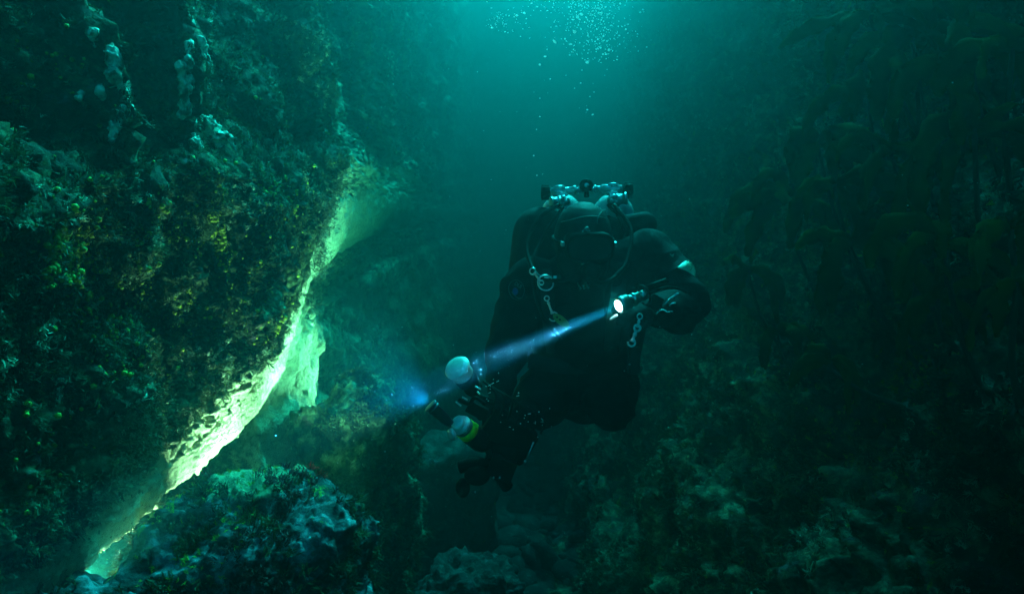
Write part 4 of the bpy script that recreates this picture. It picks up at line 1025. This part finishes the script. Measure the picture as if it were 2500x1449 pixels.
# clamps, arms, knobs and cables
mb = MB(); mb.tube([P(1150, 960, 2.12), P(1215, 985, 2.16), P(1260, 1040, 2.2)], .010, 10); mb.obj('arm', MAT_RUBBER, rig)
mb = MB(); mb.tube([P(1180, 1075, 2.1), P(1200, 1120, 2.12), P(1150, 1160, 2.1)], .012, 10); mb.obj('arm', MAT_RUBBER, rig)
mb = MB(); mb.tube(catmull([P(1120, 1140, 2.1), P(1165, 1130, 2.1), P(1210, 1150, 2.12), P(1240, 1190, 2.14)], 5), [.02] * 16, 10); mb.ell(P(1130, 1190, 2.08), (.022, .02, .03)); mb.ell(P(1165, 1160, 2.08), (.04, .03, .03)); mb.box(P(1225, 1140, 2.1), (.04, .03, .03), Matrix.Rotation(.4, 3, 'Y')); mb.obj('handle', MAT_RUBBER, rig, bevel=.003)
mb = MB(); mb.box(P(1165, 1000, 2.10), (.032, .02, .018), Matrix.Rotation(.5, 3, 'Y')); mb.tube(catmull([P(1120, 975, 2.07), P(1145, 985, 2.06), P(1160, 970, 2.06), P(1185, 985, 2.06)], 5), .006, 8); mb.obj('clamp', MAT_RUBBER, rig, bevel=.003)
for (x, y, x2, y2) in ((1112, 980, 1126, 990), (1128, 968, 1142, 976), (1160, 942, 1174, 950), (1165, 955, 1172, 962)):
    mb = MB(); mb.tube([P(x, y, 2.05), P(x2, y2, 2.05)], .0028, 8); mb.obj('clamp_screw', MAT_CHROME, rig)
mb = MB(); mb.tube([P(1303, 1078, 2.14), P(1283, 1125, 2.12)], .0028, 8); mb.ell(P(1281, 1126, 2.12), (.006, .005, .005), seg=10, rings=6); mb.obj('lever', MAT_STEEL, rig)
r_ = random.Random(5); mb = MB()
for k in range(34):
    x = r_.choice([r_.gauss(1265, 26), r_.gauss(1310, 14), r_.gauss(1200, 25)]); y = 1010 + r_.gauss(0, 18) + (30 if x > 1300 else 0) - (60 if x < 1220 else 0)
    q = P(x, y, 2.09 + r_.random() * .03); s = r_.uniform(.0012, .0026)
    if r_.random() < .5: mb.ell(q, (s, s, s), seg=6, rings=4)
    else: mb.tube([q, q + Vector((r_.gauss(0, .006), 0, r_.gauss(0, .004)))], s * .7, 6)
mb.obj('fittings', MAT_CHROME, rig)
mb = MB()
for k in range(7):
    x0 = 1180 + k * 20; mb.tube(catmull([P(x0, 930 + k * 12, 2.14), P(x0 + 30, 960 + k * 10, 2.10), P(x0 + 20, 1010 + k * 8, 2.12)], 5), .004, 6)
mb.obj('cable', MAT_RUBBER, rig)
mb = MB()
for (x, y) in ((1205, 1165), (1160, 1200), (1140, 1085), (1220, 1165)): mb.ell(P(x, y, 2.05), (.003, .003, .004), seg=8, rings=5)
mb.obj('knob_tip', MAT_STEEL, rig)
AD = Vector((-.60, .55, .55)).normalized()
sp2 = bpy.data.lights.new('aiming_light_beam', 'SPOT'); s2 = bpy.data.objects.new('aiming_light_beam', sp2); COL.objects.link(s2)
AD = (P(950, 935, 1.80) - P(1052, 986, 1.98)).normalized()
sp2.energy = 3.5; sp2.color = (.06, .42, 1.0); sp2.spot_size = math.radians(60); sp2.spot_blend = .8; sp2.shadow_soft_size = .012
s2.location = P(1044, 982, 1.985); s2.rotation_euler = (-AD).to_track_quat('Z', 'Y').to_euler()

# ------------------------------------------------------------------ unseen lamps: one inferred in the hollow, the others added to light the rim
def hollow_light(loc, aim, energy, size, label, blend=.7, col=(1.0, .86, .50)):
    loc = Vector(loc); d = (Vector(aim) - loc).normalized()
    e = empty('unseen_rim_lamp', loc, label, 'light')
    mb = MB(); mb.lathe(loc - d * .004, loc - d * .15, [(0, .028), (.03, .028), (.034, .020), (.13, .020), (.14, .014)], 20); mb.obj('light_barrel', MAT_RUBBER, e)
    l = bpy.data.lights.new('unseen_rim_lamp_beam', 'SPOT'); lo = bpy.data.objects.new('unseen_rim_lamp_beam', l); COL.objects.link(lo)
    l.energy = energy; l.color = col; l.spot_size = math.radians(size); l.spot_blend = blend; l.shadow_soft_size = .03
    lo.location = loc; lo.rotation_euler = (-d).to_track_quat('Z', 'Y').to_euler()
hollow_light((-1.02, 2.92, -1.0), (-1.22, 2.85, -.46), 20, 155, 'inferred unseen warm lamp in the hollow behind the crusted boulder', 1.0)
hollow_light((-1.43, 2.28, -.98), (-1.25, 2.20, -.66), 10, 170, 'added unseen warm lamp lighting the near end of the rim', 1.0)
hollow_light((-1.02, 5.2, -.95), (-1.18, 4.1, .30), 55, 92, 'added unseen warm lamp behind the tall buttress aimed back up at the pale rim', 1.0)

hollow_light((-.70, 2.90, -1.12), (-1.14, 4.2, .26), 115, 60, 'added unseen warm lamp low behind the right end of the crusted boulder', .9)

# ------------------------------------------------------------------ bubbles and suspended specks
m_, nt_, b_ = M('air_bubble'); b_.inputs['Base Color'].default_value = (.9, .95, .95, 1); b_.inputs['Roughness'].default_value = .2
_t = nt_.nodes.new('ShaderNodeBsdfTranslucent'); _t.inputs[0].default_value = (.95, 1, 1, 1); _m = nt_.nodes.new('ShaderNodeMixShader'); _m.inputs[0].default_value = .6
nt_.links.new(b_.outputs[0], _m.inputs[1]); nt_.links.new(_t.outputs[0], _m.inputs[2]); nt_.links.new(_m.outputs[0], nt_.nodes['Material Output'].inputs[0])
MAT_BUBBLE = m_
bm = bmesh.new(); bmesh.ops.create_icosphere(bm, subdivisions=2, radius=1)
for v in bm.verts:
    v.co.z *= .62; v.co.x *= 1.0 + .08 * math.sin(v.co.y * 3)
ME_B = bpy.data.meshes.new('bubble'); bm.to_mesh(ME_B); bm.free(); ME_B.materials.append(MAT_BUBBLE)
for p in ME_B.polygons: p.use_smooth = True
r = random.Random(11); spots = []
single = [(1318, 285, 4), (1310, 316, 3), (1303, 380, 4), (1311, 428, 4), (1325, 425, 2), (1318, 240, 3), (1418, 203, 4.5), (1450, 225, 3), (1434, 268, 5), (1447, 280, 5), (1432, 258, 2), (1434, 152, 10), (1403, 78, 9), (1354, 102, 9), (1318, 158, 6), (1331, 138, 5), (1292, 68, 5), (1394, 108, 6), (1391, 135, 5), (1345, 67, 4), (1420, 35, 8), (1410, 42, 8), (1262, 38, 6), (1298, 8, 6), (1480, 133, 5), (1533, 60, 5), (1528, 72, 5), (1512, 87, 5), (1200, 20, 4), (1201, 68, 5), (1233, 78, 4), (1281, 32, 5), (1285, 46, 4), (1440, 236, 3)]
for x, y, s in single: spots.append((x, y, s))
while len(spots) < 290:
    u = r.random()
    if u < .55: x = r.gauss(1465, 34); y = r.random() ** 1.3 * 150; 
    elif u < .85: x = r.gauss(1390, 70); y = r.random() ** 2 * 110
    elif u < .93: x = r.gauss(1275, 30); y = r.random() * 60
    else: x = r.gauss(1400, 60); y = r.random() * 230
    spots.append((x, y, r.uniform(1.6, 4.0)))
for i, (x, y, s) in enumerate(spots):
    Yb = 2.8 + r.random() * .7; big = i < len(single)
    o = bpy.data.objects.new('bubble', ME_B); COL.objects.link(o); o.location = P(x, y, Yb); k = s * .5 / F * Yb
    o.scale = (k * r.uniform(.8, 1.5), k, k * r.uniform(.8, 1.3)); o.rotation_euler = (r.gauss(0, .3), r.gauss(0, .4), r.random() * 6)
    o['label'] = 'silvery air bubble rising above the diver'; o['category'] = 'bubble'; o['group'] = 'air bubbles rising above the diver'
TBB, TBBF = ico(1)
n = 480; pos = np.array([P(r.gauss(1450, 55), r.random() ** 1.6 * 170 - 40, 3.0 + r.random())[:] for _ in range(n)])
scatter('bubble_fizz', TBB, TBBF, pos, np.tile([[0, 0, 1.]], (n, 1)), rng.gamma(2, .0008, n) + .0008, MAT_BUBBLE, label='cloud of tiny air bubbles near the top edge')
n = 60; pos = np.array([P(r.gauss(1208, 14) + 14 * abs(r.gauss(0, 1)), 30 + r.random() * 50, 3.0 + r.random())[:] for _ in range(n)])
scatter('bubble_fizz', TBB, TBBF, pos, np.tile([[0, 0, 1.]], (n, 1)), rng.uniform(.0012, .003, n), MAT_BUBBLE, label='small wisp of tiny bubbles left of the main cloud')

MAT_SPECK = simple('speck', (.7, .75, .75), .6)
OT = np.array([[1, 0, 0], [-1, 0, 0], [0, 1, 0], [0, -1, 0], [0, 0, 1], [0, 0, -1.]]); OF = np.array([[0, 2, 4], [2, 1, 4], [1, 3, 4], [3, 0, 4], [2, 0, 5], [1, 2, 5], [3, 1, 5], [0, 3, 5]])
n = 420; t = rng.uniform(.02, .72, n) ; q = np.array(TL)[None] + np.array(TD)[None] * t[:, None]; rad = (.018 + t * .075)[:, None]
off = rng.normal(size=(n, 3)) * .42 * rad; pos = q + off
scatter('suspended_specks', OT, OF, pos, np.tile([[0, 0, 1.]], (n, 1)), rng.gamma(1.0, .00014, n) + .00018, MAT_SPECK, label='specks drifting in the torch beam')
n = 800; pos = np.stack([rng.uniform(-1.0, 1.4, n), rng.uniform(1.2, 4.5, n), rng.uniform(-.9, 1.2, n)], 1)
scatter('suspended_specks', OT, OF, pos, np.tile([[0, 0, 1.]], (n, 1)), rng.gamma(1.6, .00034, n) + .0003, MAT_SPECK, label='pale specks drifting in the open water')
